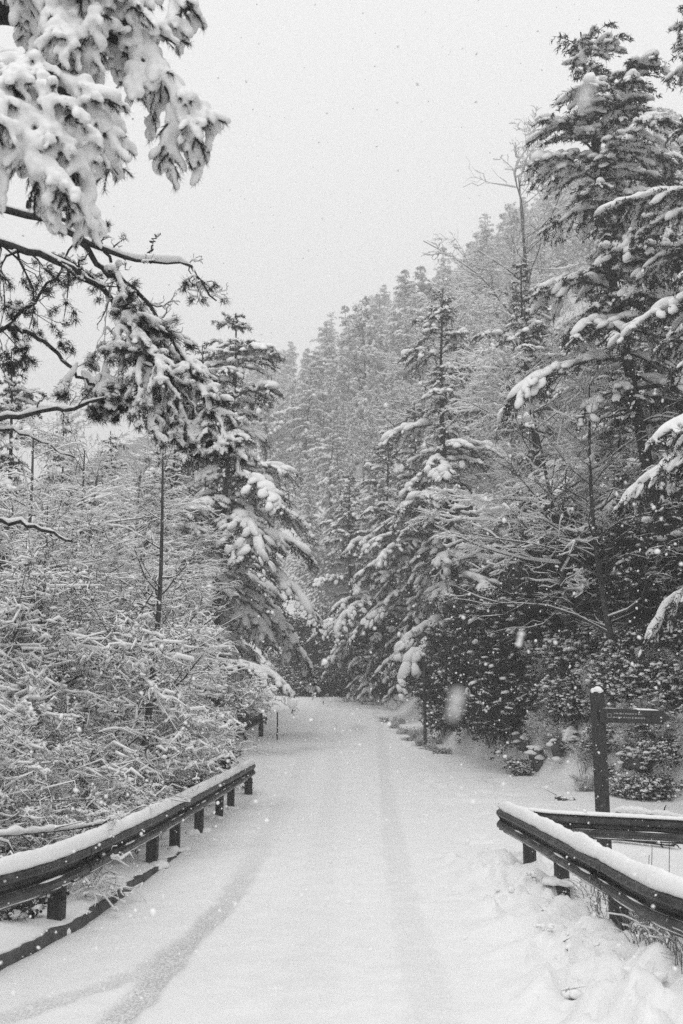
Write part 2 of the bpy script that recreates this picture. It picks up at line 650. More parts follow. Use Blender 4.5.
def guard_rail(label, path, ztop, face, posts, post_behind, seed, snow_h, end_post=None, n=120):
    """face=+1: corrugated front looks to the right of the direction of travel"""
    root = thing('guard_rail', label, 'guard rail', None, (path[0][0], path[0][1], 0))
    bx = np.array([path[0][0], path[0][1], 0])
    P2 = interp_poly(np.array([(x, y, 0) for x, y in path]), n)
    dists = np.concatenate([[0], np.cumsum(np.linalg.norm(np.diff(P2, axis=0), axis=1))]) / 1.0
    P = P2.copy()
    P[:, 2] = np.interp(np.linspace(0, 1, n), [0, 1], ztop) if len(ztop) == 2 else np.interp(np.linspace(0, 1, n), np.linspace(0, 1, len(ztop)), ztop)
    P -= bx
    side = path_side(P) * face
    mb = MB()
    mb.sweep(P, side, W_CLOSED)
    rail = mb.build('rail_beam', M_RAIL, root)
    for q in rail.data.polygons:
        q.use_smooth = False
    mb = MB()
    step = max(1, int(n / 60))
    m = int(n * 2.2)
    Pd = np.stack([np.interp(np.linspace(0, n - 1, m), np.arange(n), P[:, k]) for k in range(3)], -1)
    sd = path_side(Pd) * face
    if snow_h > .03:
        mb.sweep(Pd, sd, snow_strip(Pd, sd, .106, snow_h, seed, off=.016, base=-.010))
        mb.build('snow_cap', M_SNOW_FINE, root)
    mb = MB()
    mb.sweep(Pd, sd, snow_strip(Pd, sd, .026, .009, seed + 5, off=.056, base=-.186, gaps=1.0))
    mb.sweep(Pd, sd, snow_strip(Pd, sd, .03, .012, seed + 8, off=.012, base=-.287, gaps=.2))
    mb.build('snow_ledge', M_SNOW_FINE, root)
    acc = np.concatenate([[0], np.cumsum(np.linalg.norm(np.diff(P, axis=0), axis=1))])
    for dd in np.arange(1.1, acc[-1] - .4, 4.0):
        i0, i1 = np.searchsorted(acc, dd - .16), np.searchsorted(acc, dd + .16)
        seg = np.stack([np.interp(np.linspace(dd - .16, dd + .16, 4), acc, P[:, c_]) for c_ in range(3)], -1)
        ss_ = np.stack([np.interp(np.linspace(dd - .16, dd + .16, 4), acc, side[:, c_]) for c_ in range(3)], -1)
        jb = MB()
        jb.sweep(seg, ss_, np.array(W_CLOSED) * [1, .985] + [.006, -.002])
        jo = jb.build('splice_plate', M_RAIL, root, smooth=False)
        bb = MB()
        for e_ in (0, 3):
            for zz in (-.045, -.10, -.155, -.205, -.262):
                q_ = seg[e_] * .75 + seg[3 - e_] * .25 + ss_[e_] * (.092 if zz in (-.10, -.205) else .05 if zz != -.155 else .02) + UP * zz
                bb.blobs(q_[None], ss_[e_][None], (.010, .016, .016), 0)
        bb.build('bolts', M_BOLT, jo)
    for (x, y) in posts:
        i = int(np.argmin((P2[:, 0] - x) ** 2 + (P2[:, 1] - y) ** 2))
        s = side[i]
        px, py = P2[i, 0] - s[0] * .075 * post_behind, P2[i, 1] - s[1] * .075 * post_behind
        if post_behind < 0:
            px, py = P2[i, 0] + s[0] * .145, P2[i, 1] + s[1] * .145
        zt = P[i, 2] + (.0 if post_behind > 0 else .03)
        zb = ground_height(px, py)
        mb = post_mb(px - bx[0], py - bx[1], zb - .35, zt - .015, .125, .12, math.atan2(s[1], s[0]), rng.normal() * .008)
        po = mb.build('post', M_WOOD, root, smooth=False)
        b = MB()
        fx, fy = P[i, 0] + s[0] * .012, P[i, 1] + s[1] * .012
        b.blobs(np.array([[fx, fy, P[i, 2] - .155]]), np.array([s]), (.012, .02, .02), 0)
        b.build('bolt', M_BOLT, po)
        sp = MB()
        k = 7
        an = rng.uniform(0, 2 * PI, k)
        sp.blobs(np.stack([px - bx[0] + np.cos(an) * .09, py - bx[1] + np.sin(an) * .09, np.full(k, zb + .0)], -1), np.stack([np.cos(an), np.sin(an), an * 0], -1),
                 np.stack([rng.uniform(.08, .15, k), rng.uniform(.07, .11, k), rng.uniform(.03, .075, k)], -1), 1)
        sp.build('snow_heap', M_SNOW_FINE, po)
    if end_post:
        x, y, rot = end_post
        zb = ground_height(x, y)
        mb = MB()
        mb.box((x - bx[0], y - bx[1], zb + .13), (.14, .30, .5), rot, .02)
        mb.box((x - bx[0] + .05, y - bx[1] - .18, zb + .16), (.10, .12, .34), rot + .3, .02)
        mb.build('end_anchor', M_WOOD, root, smooth=False)
        mb = MB()
        mb.blobs(np.array([[x - bx[0], y - bx[1], zb + .38]]), np.array([[0, 1., 0]]), (.2, .11, .07), 2)
        mb.build('snow_cushion', M_SNOW_FINE, root)
    return root


gp = lambda u, v: tuple(on_plane(u, v, .02)[:2])
left_posts = [gp(62, 930), gp(150, 868), gp(176, 850), gp(196, 832), gp(213, 817), gp(228, 808), (-2.9, 5.4)]
guard_rail('long snow-capped steel guard rail on dark posts along the left road edge',
           [(-3.6, 4.4), (-2.95, 6.2), (-2.50, 7.7), (-2.28, 8.9), (-2.10, 12.3), (-1.98, 17), (-1.88, 21.6)], [.68, .68], +1,
           left_posts, 1, 3, .085, (-1.93, 21.3, .1), n=170)
right_posts = [gp(531, 876), gp(563, 901), gp(615, 944), (2.6, 6.2), (3.3, 4.2)]
guard_rail('snow-capped steel guard rail in right foreground, its open end towards the road',
           [(3.6, 3.6), (2.9, 5.2), (2.22, 6.8), (2.10, 8.4), (2.03, 10.2), (1.98, 11.4), (1.92, 12.35)], [.68, .68], -1,
           right_posts, 1, 17, .085, n=150)
guard_rail('bare dark guard rail behind, running away to the right below the signpost',
           [(1.93, 12.75), (2.6, 12.95), (4.3, 12.95), (5.6, 12.6), (7.2, 11.8)], [.66, .55, .46, .40, .34], +1,
           [(4.36, 12.9), (6.4, 12.3)], -1, 29, .032, n=110)
far = at(265, 726, 34.)
fz = ground_height(far[0], 34.)
guard_rail('short dark guard rail beyond the long one, dropping away beside the left bushes',
           [(far[0], 34.2), (far[0] - .45, 33.2), (far[0] - .95, 31.4), (far[0] - 1.2, 29.5)], [fz + .86, fz + .25], -1,
           [(far[0] - .02, 34.0), (far[0] - .5, 33.1)], 1, 41, .02, n=40)

# kerb under the left rail
kr = thing('kerb', 'dark concrete kerb with snow on top under the left guard rail', 'kerb')
ys = np.linspace(3.2, KERB_END, 130)
Pk = np.stack([kerb_x(ys), ys, np.zeros_like(ys)], -1)
sd = path_side(Pk)
hk = .085 * (1 - .85 * sstep(10.5, KERB_END, ys))
prof = np.stack([np.stack([np.array([.0, .0, -.30, -.30]), np.array([-.15, h, h, -.15])], -1) for h in hk])
mb = MB()
mb.sweep(Pk, sd, prof)
k_ = mb.build('kerb_stone', M_ROCK, kr, smooth=False)
mb = MB()
m = 260
Pd = np.stack([np.interp(np.linspace(0, 129, m), np.arange(130), Pk[:, i]) for i in range(3)], -1)
hd = np.interp(np.linspace(0, 129, m), np.arange(130), hk)
Pd[:, 2] = hd
sdd = path_side(Pd)
pr = snow_strip(Pd, sdd, .95, .045, 77, off=-.505, base=-.004)
mb.sweep(Pd, sdd, pr)
mb.build('snow_cover', M_SNOW_FINE, kr)

# ---------------------------------------------------------------- signpost
sp = on_plane(603, 842, 0)
SX, SY = .2565 / 1.02 * 14.0, 14.0
sz = ground_height(SX, SY)
st = thing('signpost', 'square wooden signpost with one pointed arm and snow on top behind the rails', 'signpost', None, (SX, SY, sz))
ztop = 2.03 - sz
mb = MB()
mb.box((0, 0, (ztop - .4) / 2), (.15, .15, ztop + .4), .2, .012)
mb.build('post', M_WOOD, st, smooth=False)
mb = MB()
mb.blobs(np.array([[0, 0, ztop]]), np.array([[1., 0, 0]]), (.085, .085, .07), 2)
mb.build('snow_cap', M_SNOW_FINE, st)
arm_z = at(630, 715, SY)[2] - sz
arm = MB()
h = .095
xa, xz = .0, .96
pts = [(xa, -h), (xz - .12, -h), (xz, 0), (xz - .12, h), (xa, h)]
front = [(x, -.115, arm_z + z - .035 * x) for x, z in pts]
back = [(x, -.075, arm_z + z - .035 * x) for x, z in pts]
fv = np.array(front + back)
arm.add(fv, np.array([[i, (i + 1) % 5, 5 + (i + 1) % 5, 5 + i] for i in range(5)]))
arm.f[4].append(np.array([[0, 1, 3, 4], [9, 8, 6, 5]]) + arm.n - 10)
arm.f[3].append(np.array([[1, 2, 3], [8, 7, 6]]) + arm.n - 10)
ao = arm.build('sign_arm', M_WOOD, st, smooth=False)
tx = MB()
r_ = random.Random(4)
for row, (zz, x0, x1) in enumerate(((.030, .19, .56), (-.022, .17, .60))):
    x = x0
    while x < x1:
        w = r_.choice((.012, .018, .022, .028))
        tx.box((x + w / 2, -.1165, arm_z + zz - .035 * x), (w, .004, r_.choice((.014, .018, .022))))
        x += w + r_.choice((.007, .009, .018))
tx.build('lettering', M_LETTER, ao, smooth=False)
lg = MB()
for dx, dz, w, hh in ((0, .024, .055, .008), (0, -.024, .055, .008), (-.024, 0, .008, .048), (.024, 0, .008, .048)):
    lg.box((.125 + dx, -.1165, arm_z + dz - .005), (w, .004, hh))
lg.build('emblem', M_LETTER, ao, smooth=False)
sn = MB()
Ps = np.stack([np.linspace(.02, .80, 40), np.full(40, -.095), arm_z + h - .035 * np.linspace(.02, .8, 40)], -1)
sn.sweep(Ps, np.tile([0., 1, 0], (40, 1)), snow_strip(Ps, None, .045, .02, 9, base=-.004, gaps=.6))
sn.build('snow_ridge', M_SNOW_FINE, ao)

# thin marker posts
for (u, v0, v1, Y, wd, lab, nm) in ((277, 712, 738, 33.5, .05, 'thin dark marker stake standing in the snow at the left road bend', 'marker_stake'),
                                    (425, 655, 735, 31.0, .10, 'dark slim timber pole at the foot of the right bank beside the lay-by', 'timber_pole')):
    b = at(u, v1, Y)
    t_ = at(u, v0, Y)
    z0 = ground_height(b[0], Y)
    z1 = t_[2]
    r = thing(nm, lab, 'pole', None, (b[0], Y, z0))
    mb = MB()
    mb.tubes(np.array([[0, 0, -.3], [0.01, 0, (z1 - z0) * .5], [0, 0, z1 - z0]]), np.array([wd, wd * .95, wd * .9]) / 2, 8)
    mb.build('shaft', M_WOOD, r)
    mb = MB()
    mb.blobs(np.array([[0, 0, z1 - z0]]), np.array([[1., 0, 0]]), (wd * .6, wd * .6, wd * .7), 1)
    mb.build('snow_cap', M_SNOW_FINE, r)


# ---------------------------------------------------------------- plants
def tube_snow(mb, P, R, amt, sides=4, thresh=.0):
    """snow lying along the upper side of twigs"""
    n, K = R.shape
    T = norm(np.gradient(P, axis=1))
    hor = np.clip(1.15 - np.abs(T[..., 2]) * 1.25, 0, 1)
    nz = .55 + .9 * rng.random((n, K))
    x_, y_, z_ = P[..., 0], P[..., 1], P[..., 2]
    cl = np.sin(2.3 * x_ + 1.4 * np.sin(1.9 * z_ + .6)) * np.sin(2.6 * y_ + 1.2 * np.sin(2.1 * x_)) + .6 * np.sin(3.1 * z_ + 1.7 * y_)
    rs = (R * .75 + amt * np.clip(1.0 + .75 * cl, .15, 2.1)) * hor * nz
    rs[:, -1] *= .5
    C = P + UP * (R * .55 + rs * .55)[..., None]
    keep = hor.mean(1) > thresh
    mb.tubes(C[keep], rs[keep], sides)


def grow(P, R, n, lo, hi, lr, ang, up, K=5, wig=.12, droop=0., rr=.55, flat=0., minlen=.0):
    """children of every tube in P: n each"""
    N0, K0 = R.shape
    L0 = np.linalg.norm(np.diff(P, axis=1), axis=2).sum(1)
    idx = np.repeat(np.arange(N0), n)
    s = rng.uniform(lo, hi, len(idx))
    t = s * (K0 - 1)
    i = np.minimum(t.astype(int), K0 - 2)
    f = (t - i)[:, None]
    p0 = P[idx, i] * (1 - f) + P[idx, i + 1] * f
    T = norm(P[idx, i + 1] - P[idx, i])
    r0 = (R[idx, i] * (1 - f[:, 0]) + R[idx, i + 1] * f[:, 0]) * rr
    pr = rng.normal(size=(len(idx), 3))
    pr[:, 2] *= (1 - flat)
    pr = norm(pr - (pr * T).sum(1, keepdims=True) * T)
    a = np.radians(ang) * rng.uniform(.7, 1.3, len(idx))
    D = norm(T * np.cos(a)[:, None] + pr * np.sin(a)[:, None] + UP * up)
    L = np.maximum(L0[idx] * lr * (1.15 - .65 * s) * rng.uniform(.6, 1.25, len(idx)), minlen)
    k = np.linspace(0, 1, K)
    wv = norm(rng.normal(size=(len(idx), 3)))
    wv2 = norm(rng.normal(size=(len(idx), 3)))
    Q = p0[:, None] + D[:, None] * (L[:, None] * k)[..., None]
    Q = Q + wv[:, None] * (L[:, None] * wig * np.sin(k * PI * 1.0))[..., None] + wv2[:, None] * (L[:, None] * wig * .6 * np.sin(k * PI * 2))[..., None]
    Q[..., 2] -= L[:, None] * droop * k ** 2
    RR = np.maximum(r0[:, None] * (1 - .65 * k), .0022)
    return Q, RR


def stems(n, h, spread, r, K=7, wig=.08, base=.25, droop=0., hvar=.35):
    az = rng.uniform(0, 2 * PI, n)
    out = np.stack([np.cos(az), np.sin(az), np.zeros(n)], -1)
    k = np.linspace(0, 1, K)
    hh = h * rng.uniform(1 - hvar, 1.05, n)
    sp_ = spread * rng.uniform(.3, 1.1, n)
    P = out[:, None] * (base * rng.random(n)[:, None] + sp_[:, None] * k ** 1.4)[..., None]
    P = P + UP * (hh[:, None] * (k - droop * k ** 2.5))[..., None]
    P = P + rng.normal(size=(n, K, 3)) * (hh * wig / K)[:, None, None] * (k > 0)[None, :, None]
    P[:, 0, 2] = -.15
    R = np.tile(r * (1 - .75 * k), (n, 1)) * rng.uniform(.7, 1.15, n)[:, None]
    return P, R


def twig_plant(name, cat, levels, snow, sides=3, twig_mat=None, leaf=None, clump=None):
    root = thing(name, 'x', cat)
    w, s = MB(), MB()
    for li, (P, R) in enumerate(levels):
        w.tubes(P, R, 6 if li == 0 else (4 if li == 1 else sides))
        amt = snow if np.isscalar(snow) else snow[li]
        if amt > 0:
            tube_snow(s, P, R, amt)
    if clump:
        pr, r0, r1 = clump
        P, R = levels[-1]
        pts = P[:, 1:].reshape(-1, 3)
        pts = pts[rng.random(len(pts)) < pr]
        T = norm(rng.normal(size=pts.shape) * [1, 1, .25])
        a = rng.uniform(r0, r1, len(pts))
        s.blobs(pts + UP * .3 * a[:, None], T, np.stack([a * 1.5, a * .8, a * .7], -1), 0)
    w.build('branches', twig_mat or M_TWIG, root)
    s.build('snow', M_SNOW, root)
    if leaf:
        l = MB()
        P, R = levels[-1]
        n = len(P) * leaf[0]
        ii = rng.integers(0, len(P), n)
        kk = rng.integers(1, P.shape[1], n)
        l.leaves(P[ii, kk] + rng.normal(size=(n, 3)) * .03, rng.normal(size=(n, 3)) + [0, 0, -.3], rng.uniform(.5, 1.2, n) * leaf[1], rng.uniform(.5, 1.1, n) * leaf[1] * .5)
        l.build('leaves', M_LEAF, root)
    return root


def frosted_bush(seed):
    global rng
    rng = np.random.default_rng(seed)
    L0 = stems(17, 2.9, 1.6, .018, wig=.5, base=.5, droop=.25)
    L1 = grow(*L0, 9, .2, 1, .42, 50, .15, K=5, wig=.18, droop=.25)
    L2 = grow(*L1, 10, .1, 1, .42, 58, .12, K=5, wig=.3, droop=.2, minlen=.09)
    L3 = grow(*L2, 9, .1, 1, .42, 60, .08, K=4, wig=.34, droop=.12, minlen=.045)
    return twig_plant('frosted_bush', 'bush', [L0, L1, L2, L3], [.005, .0065, .0085, .0078], clump=(.14, .008, .020))


def arching_shrub(seed):
    global rng
    rng = np.random.default_rng(seed)
    L0 = stems(10, 4.2, 1.5, .03, wig=.35, base=.4, droop=.22)
    L1 = grow(*L0, 9, .25, 1, .45, 42, .2, K=6, wig=.12, droop=.3)
    L2 = grow(*L1, 7, .15, 1, .5, 45, .12, K=5, wig=.16, droop=.2, minlen=.25)
    L3 = grow(*L2, 5, .15, 1, .5, 48, .05, K=4, wig=.2, droop=.15, minlen=.15)
    return twig_plant('bare_shrub', 'shrub', [L0, L1, L2, L3], [.006, .009, .011, .0095])


def bare_tree(seed, H=8., lean=(0, 0), snow=.0125, one=True, fill=8, lr=.42, lo=.18, n1=34):
    global rng
    rng = np.random.default_rng(seed)
    K = 10
    k = np.linspace(0, 1, K)
    P = np.stack([lean[0] * k + .12 * np.sin(k * 5 + seed), lean[1] * k + .12 * np.cos(k * 4 + seed), H * k - .2 * (k == 0)], -1)[None]
    R = (H * .0125 * (1 - .85 * k))[None]
    L1 = grow(P, R, n1, lo, .99, lr, 62, .12, K=7, wig=.10, droop=.12, rr=.42)
    L2 = grow(*L1, 8, .2, 1, .45, 42, .1, K=5, wig=.14, droop=.12, flat=.5, minlen=.3)
    L3 = grow(*L2, fill, .15, 1, .5, 45, .06, K=4, wig=.18, droop=.1, flat=.3, minlen=.15)
    return twig_plant('bare_tree', 'tree', [(P, R), L1, L2, L3], [snow * .6, snow, snow, snow * .85])


def conifer(seed, H=14., R=2.8, cb=.06, spacing=.24, droop=.42, needle=.12, nw=.034, dens=1.0, snow=1.0, name='snowy_conifer', top_thin=.0,
            lvl=1, irregular=.25, vox=None, padk=1., prof_pow=.8, fmat=M_NEEDLE, nbk=3.6, lenr=(.65, 1.12), lean=(0, 0), sway=.1, dead=0, spr=.42, up0=.10):
    """spruce / fir loaded with snow: trunk, drooping branches, needle sprays, pads of snow"""
    global rng
    rng = np.random.default_rng(seed)
    root = thing(name, 'x', 'tree')
    k = np.linspace(0, 1, 12)
    TP = np.stack([lean[0] * k ** 1.5 + sway * np.sin(k * 5 + seed), lean[1] * k ** 1.5 + sway * np.cos(k * 4.3 + seed), H * k - .4 * (k == 0)], -1)
    w = MB()
    w.tubes(TP, H * .012 * (1 - .92 * k) + .006, 8)
    nb = int((1 - cb) * H / spacing * nbk)
    z = cb * H + (H * .985 - cb * H) * np.sort(rng.random(nb)) ** .78
    t = (z - cb * H) / (H - cb * H)
    az = np.arange(nb) * 2.39996 + rng.normal(size=nb) * .5
    prof = np.clip(1 - t, 0, 1) ** prof_pow * (.72 + .28 * np.clip(t / .15, 0, 1))
    lump = 1 + irregular * np.array([mnoise.noise(Vector((math.cos(a) * .9, math.sin(a) * .9, q * .55 + seed))) * 1.6 for a, q in zip(az, z)])
    L = np.maximum(R * prof * lump * rng.uniform(*lenr, nb), .3)
    out = np.stack([np.cos(az), np.sin(az), np.zeros(nb)], -1)
    K = 8
    s = np.linspace(0, 1, K)
    e0 = (up0 + .65 * t ** 2 + rng.normal(size=nb) * .16)
    dr = droop * (1.15 - .75 * t) * rng.uniform(.7, 1.3, nb)
    base = np.stack([np.interp(z, TP[:, 2], TP[:, 0]), np.interp(z, TP[:, 2], TP[:, 1]), z], -1)
    P = base[:, None] + out[:, None] * (L[:, None] * (s - .12 * s ** 3))[..., None] + UP * (L[:, None] * (e0[:, None] * s - (dr + e0 * .35)[:, None] * s ** 2.0))[..., None]
    sidev = np.cross(out, UP)
    P += sidev[:, None] * (L[:, None] * rng.normal(size=nb)[:, None] * .12 * s ** 2)[..., None]
    RB = (.010 + .012 * L)[:, None] * (1 - .8 * s)
    w.tubes(P, RB, 4)
    if dead:
        zd = rng.uniform(.10 * H, cb * H * 1.5, dead)
        ad = rng.uniform(0, 2 * PI, dead)
        bd = np.stack([np.interp(zd, TP[:, 2], TP[:, 0]), np.interp(zd, TP[:, 2], TP[:, 1]), zd], -1)
        od = np.stack([np.cos(ad), np.sin(ad), np.zeros(dead)], -1)
        Ld = rng.uniform(1.0, 3.0, dead)
        Dp = bd[:, None] + od[:, None] * (Ld[:, None] * s)[..., None] + UP * (Ld[:, None] * (.15 * s - .4 * s ** 2))[..., None] + rng.normal(size=(dead, K, 3)) * .06 * (s > 0)[None, :, None]
        DR = (.012 + .008 * Ld)[:, None] * (1 - .75 * s)
        D2, D2R = grow(Dp, DR, 6, .25, 1, .4, 50, .0, K=5, wig=.2, droop=.2)
        w.tubes(Dp, DR, 4)
        w.tubes(D2, D2R, 3)
    w.build('trunk', M_BARK, root)
    # side sprays
    nt = np.maximum((L / (.09 / dens)).astype(int), 7)
    idx = np.repeat(np.arange(nb), nt)
    m = len(idx)
    ss = rng.uniform(.12, 1.0, m)
    q = ss * (K - 1)
    i = np.minimum(q.astype(int), K - 2)
    f = (q - i)[:, None]
    p0 = P[idx, i] * (1 - f) + P[idx, i + 1] * f
    T = norm(P[idx, i + 1] - P[idx, i])
    sg = rng.choice([-1., 1.], m)
    a = rng.uniform(.55, 1.15, m)
    D = norm(T * np.cos(a)[:, None] + sidev[idx] * (sg * np.sin(a))[:, None] + rng.normal(size=(m, 3)) * .12)
    lt = np.clip(L[idx] * (spr * (1.15 - ss)) * rng.uniform(.6, 1.2, m), .2, .95)
    kk = np.linspace(0, 1, 5)
    TPt = p0[:, None] + D[:, None] * (lt[:, None] * kk)[..., None]
    TPt[..., 2] -= lt[:, None] * rng.uniform(.25, .65, m)[:, None] * kk ** 1.7
    fo = MB()
    # needles along sprays and branches
    nn = np.maximum((lt / (.020 / dens)).astype(int), 5)
    ni = np.repeat(np.arange(m), nn)
    c = rng.random(len(ni)) * 4
    ci = np.minimum(c.astype(int), 3)
    cf = (c - ci)[:, None]
    np0 = TPt[ni, ci] * (1 - cf) + TPt[ni, ci + 1] * cf
    nT = norm(TPt[ni, ci + 1] - TPt[ni, ci])
    nd = nT * .7 + rng.normal(size=(len(ni), 3)) * .6 + np.array([0, 0, -.28])
    fo.needles(np0 + rng.normal(size=np0.shape) * .015, nd, needle * rng.uniform(.6, 1.3, len(ni)), np.full(len(ni), nw))
    fo.build('foliage', fmat, root, smooth=False)
    # snow pads
    sn = MB()
    if dead:
        tube_snow(sn, Dp, DR, .012)
        tube_snow(sn, D2, D2R, .008)
    load = np.clip(.62 + .5 * np.array([mnoise.noise(Vector(p) * .8) for p in base]), .15, 1.)[idx] * snow
    keep = rng.random(m) < load * 1.05
    for kpos, sc in ((1, 1.0), (3, .8)):
        kp = keep & (rng.random(m) < (.95 if kpos == 1 else .75))
        Cc = TPt[kp, kpos]
        ax = TPt[kp, kpos + 1] - TPt[kp, kpos - 1]
        ln = lt[kp]
        rad = np.stack([ln * .36 * sc, np.clip(ln * .24, .045, .17) * sc * padk * rng.uniform(.8, 1.3, kp.sum()), np.clip(ln * .15, .035, .11) * sc * padk * rng.uniform(.7, 1.4, kp.sum())], -1)
        sn.blobs(Cc + UP * rad[:, 2:] * .35, ax, rad, lvl)
    kb = rng.random(nb) < snow * .95
    for kpos in range(2, K - 1):
        r_ = np.clip(L[kb] * .085, .05, .19) * padk
        rad = np.stack([L[kb] / K * .95, r_ * rng.uniform(.8, 1.2, kb.sum()), r_ * .75 * rng.uniform(.7, 1.3, kb.sum())], -1)
        sn.blobs(P[kb, kpos] + UP * rad[:, 2:] * .4 + rng.normal(size=(kb.sum(), 3)) * .03, P[kb, kpos + 1] - P[kb, kpos - 1], rad, lvl)
    dk = (rng.random(len(ni)) < .16 * snow) & (lvl > 0)
    if dk.any():
        du = MB()
        dd_ = nd[dk] * [1, 1, .35]
        du.needles(np0[dk] + UP * .03 + rng.normal(size=(dk.sum(), 3)) * .03, dd_, needle * .8 * rng.uniform(.5, 1.2, dk.sum()), np.full(dk.sum(), nw * .8))
        du.build('snow_dust', M_SNOW, root, smooth=False)
    if vox:
        link('snow', remeshed(sn, vox, 1), M_SNOW, root)
    else:
        sn.build('snow', M_SNOW, root)
    return root


def tufts(fo, sn, C, D, size, nper=46, nl=.10, nw=.010, cap=1.0, lvl=1):
    """pine tufts: rosettes of needles with a cap of snow"""
    n = len(C)
    ii = np.repeat(np.arange(n), nper)
    off = rng.normal(size=(len(ii), 3)) * .33
    base = C[ii] + off * size[ii, None] * .55
    d = norm(D[ii] * .9 + rng.normal(size=(len(ii), 3)) * .75)
    fo.needles(base, d, nl * rng.uniform(.6, 1.2, len(ii)), np.full(len(ii), nw))
    kp = rng.random(n) < cap
    for a in range(4):
        k = kp & (rng.random(n) < .8)
        m = k.sum()
        r = size[k] * rng.uniform(.12, .40, m)
        ax = norm(D[k] + rng.normal(size=(m, 3)) * .5)
        sn.blobs(C[k] + UP * (size[k] * .12)[:, None] + rng.normal(size=(m, 3)) * (size[k] * .36)[:, None], ax,
                 np.stack([r * 1.35, r * .8, r * .72], -1), lvl)


def pine(seed, H=16., bare=.35, R=3.2, limbs=46, tuft=.26, cap=.75, lean=(0, 0), nl=.19, nw=.034, name='tall_pine', dead=14, nper=44, sub=9, fmat=M_NEEDLE):
    global rng
    rng = np.random.default_rng(seed)
    root = thing(name, 'x', 'tree')
    K = 14
    k = np.linspace(0, 1, K)
    TP = np.stack([lean[0] * k ** 1.3 + .16 * np.sin(k * 6 + seed), lean[1] * k + .16 * np.cos(k * 5 + seed), H * k - .5 * (k == 0)], -1)
    TR_ = H * .0115 * (1 - .88 * k)
    w, fo, sn = MB(), MB(), MB()
    w.tubes(TP, TR_, 9)
    w.build('trunk', M_BARK, root)
    z = H * (bare + (1 - bare) * np.sort(rng.random(limbs)) ** .9)
    t = (z / H - bare) / (1 - bare)
    az = np.arange(limbs) * 2.39996 + rng.normal(size=limbs) * .6
    L = R * np.clip(.55 + .75 * np.sin(np.clip(t * 1.05 + .12, 0, 1) * PI) ** .8 - .75 * t ** 3, .22, None) * rng.uniform(.55, 1.1, limbs)
    out = np.stack([np.cos(az), np.sin(az), np.zeros(limbs)], -1)
    s = np.linspace(0, 1, 8)
    base = np.stack([np.interp(z, TP[:, 2], TP[:, 0]), np.interp(z, TP[:, 2], TP[:, 1]), z], -1)
    el = rng.normal(size=limbs) * .2 + .15 + .3 * t
    P = base[:, None] + out[:, None] * (L[:, None] * s)[..., None] + UP * (L[:, None] * (el[:, None] * s - .32 * s ** 2))[..., None]
    P = P + rng.normal(size=P.shape) * (.05 * L)[:, None, None] * (s > 0)[None, :, None] * .6
    RB = (.014 + .012 * L)[:, None] * (1 - .75 * s)
    lm = MB()
    lm.tubes(P, RB, 5)
    Q, QR = grow(P, RB, sub, .3, 1.0, .42, 52, .12, K=5, wig=.14, droop=.18, flat=.4, minlen=.3)
    lm.tubes(Q, QR, 3)
    # dead lower limbs
    if dead:
        zd = rng.uniform(.12 * H, bare * H * 1.25, dead)
        ad = rng.uniform(0, 2 * PI, dead)
        bd = np.stack([np.interp(zd, TP[:, 2], TP[:, 0]), np.interp(zd, TP[:, 2], TP[:, 1]), zd], -1)
        od = np.stack([np.cos(ad), np.sin(ad), np.zeros(dead)], -1)
        Ld = rng.uniform(1.0, 2.8, dead)
        Dp = bd[:, None] + od[:, None] * (Ld[:, None] * s)[..., None] + UP * (Ld[:, None] * (.1 * s - .4 * s ** 2))[..., None] + rng.normal(size=(dead, 8, 3)) * .06 * (s > 0)[None, :, None]
        DR = (.012 + .008 * Ld)[:, None] * (1 - .75 * s)
        lm.tubes(Dp, DR, 4)
        D2 = grow(Dp, DR, 6, .25, 1, .4, 50, .0, K=5, wig=.2, droop=.2)
        lm.tubes(*D2, 3)
        tube_snow(sn, Dp, DR, .014)
        tube_snow(sn, *D2, .010)
    lm.build('limbs', M_BARK, root)
    tube_snow(sn, P, RB, .02)
    tube_snow(sn, Q, QR, .014)
    pk = rng.random(len(Q)) < cap * .75
    for j in (2, 3, 4):
        m = pk.sum()
        r = rng.uniform(.09, .2, m)
        sn.blobs(Q[pk, j] + UP * (.10 + .3 * r)[:, None] + rng.normal(size=(m, 3)) * .05, Q[pk, j] - Q[pk, j - 1], np.stack([r * 1.5, r, r * .55], -1), 1)
    C = np.concatenate([Q[:, -1], Q[:, -2], Q[:, 2][rng.random(len(Q)) < .6], P[:, -1]])
    C = C + rng.normal(size=C.shape) * .07
    tc = np.concatenate([Q[:, -1] - Q[:, -2], Q[:, -2] - Q[:, -3], (Q[:, 2] - Q[:, 1])[:len(C) - 2 * len(Q) - len(P)], P[:, -1] - P[:, -2]])
    D = norm(norm(tc) + UP * .35)
    sz = tuft * rng.uniform(.65, 1.25, len(C))
    tufts(fo, sn, C, D, sz, nper, nl, nw, cap)
    fo.build('foliage', fmat, root, smooth=False)
    sn.build('snow', M_SNOW, root)
    return root


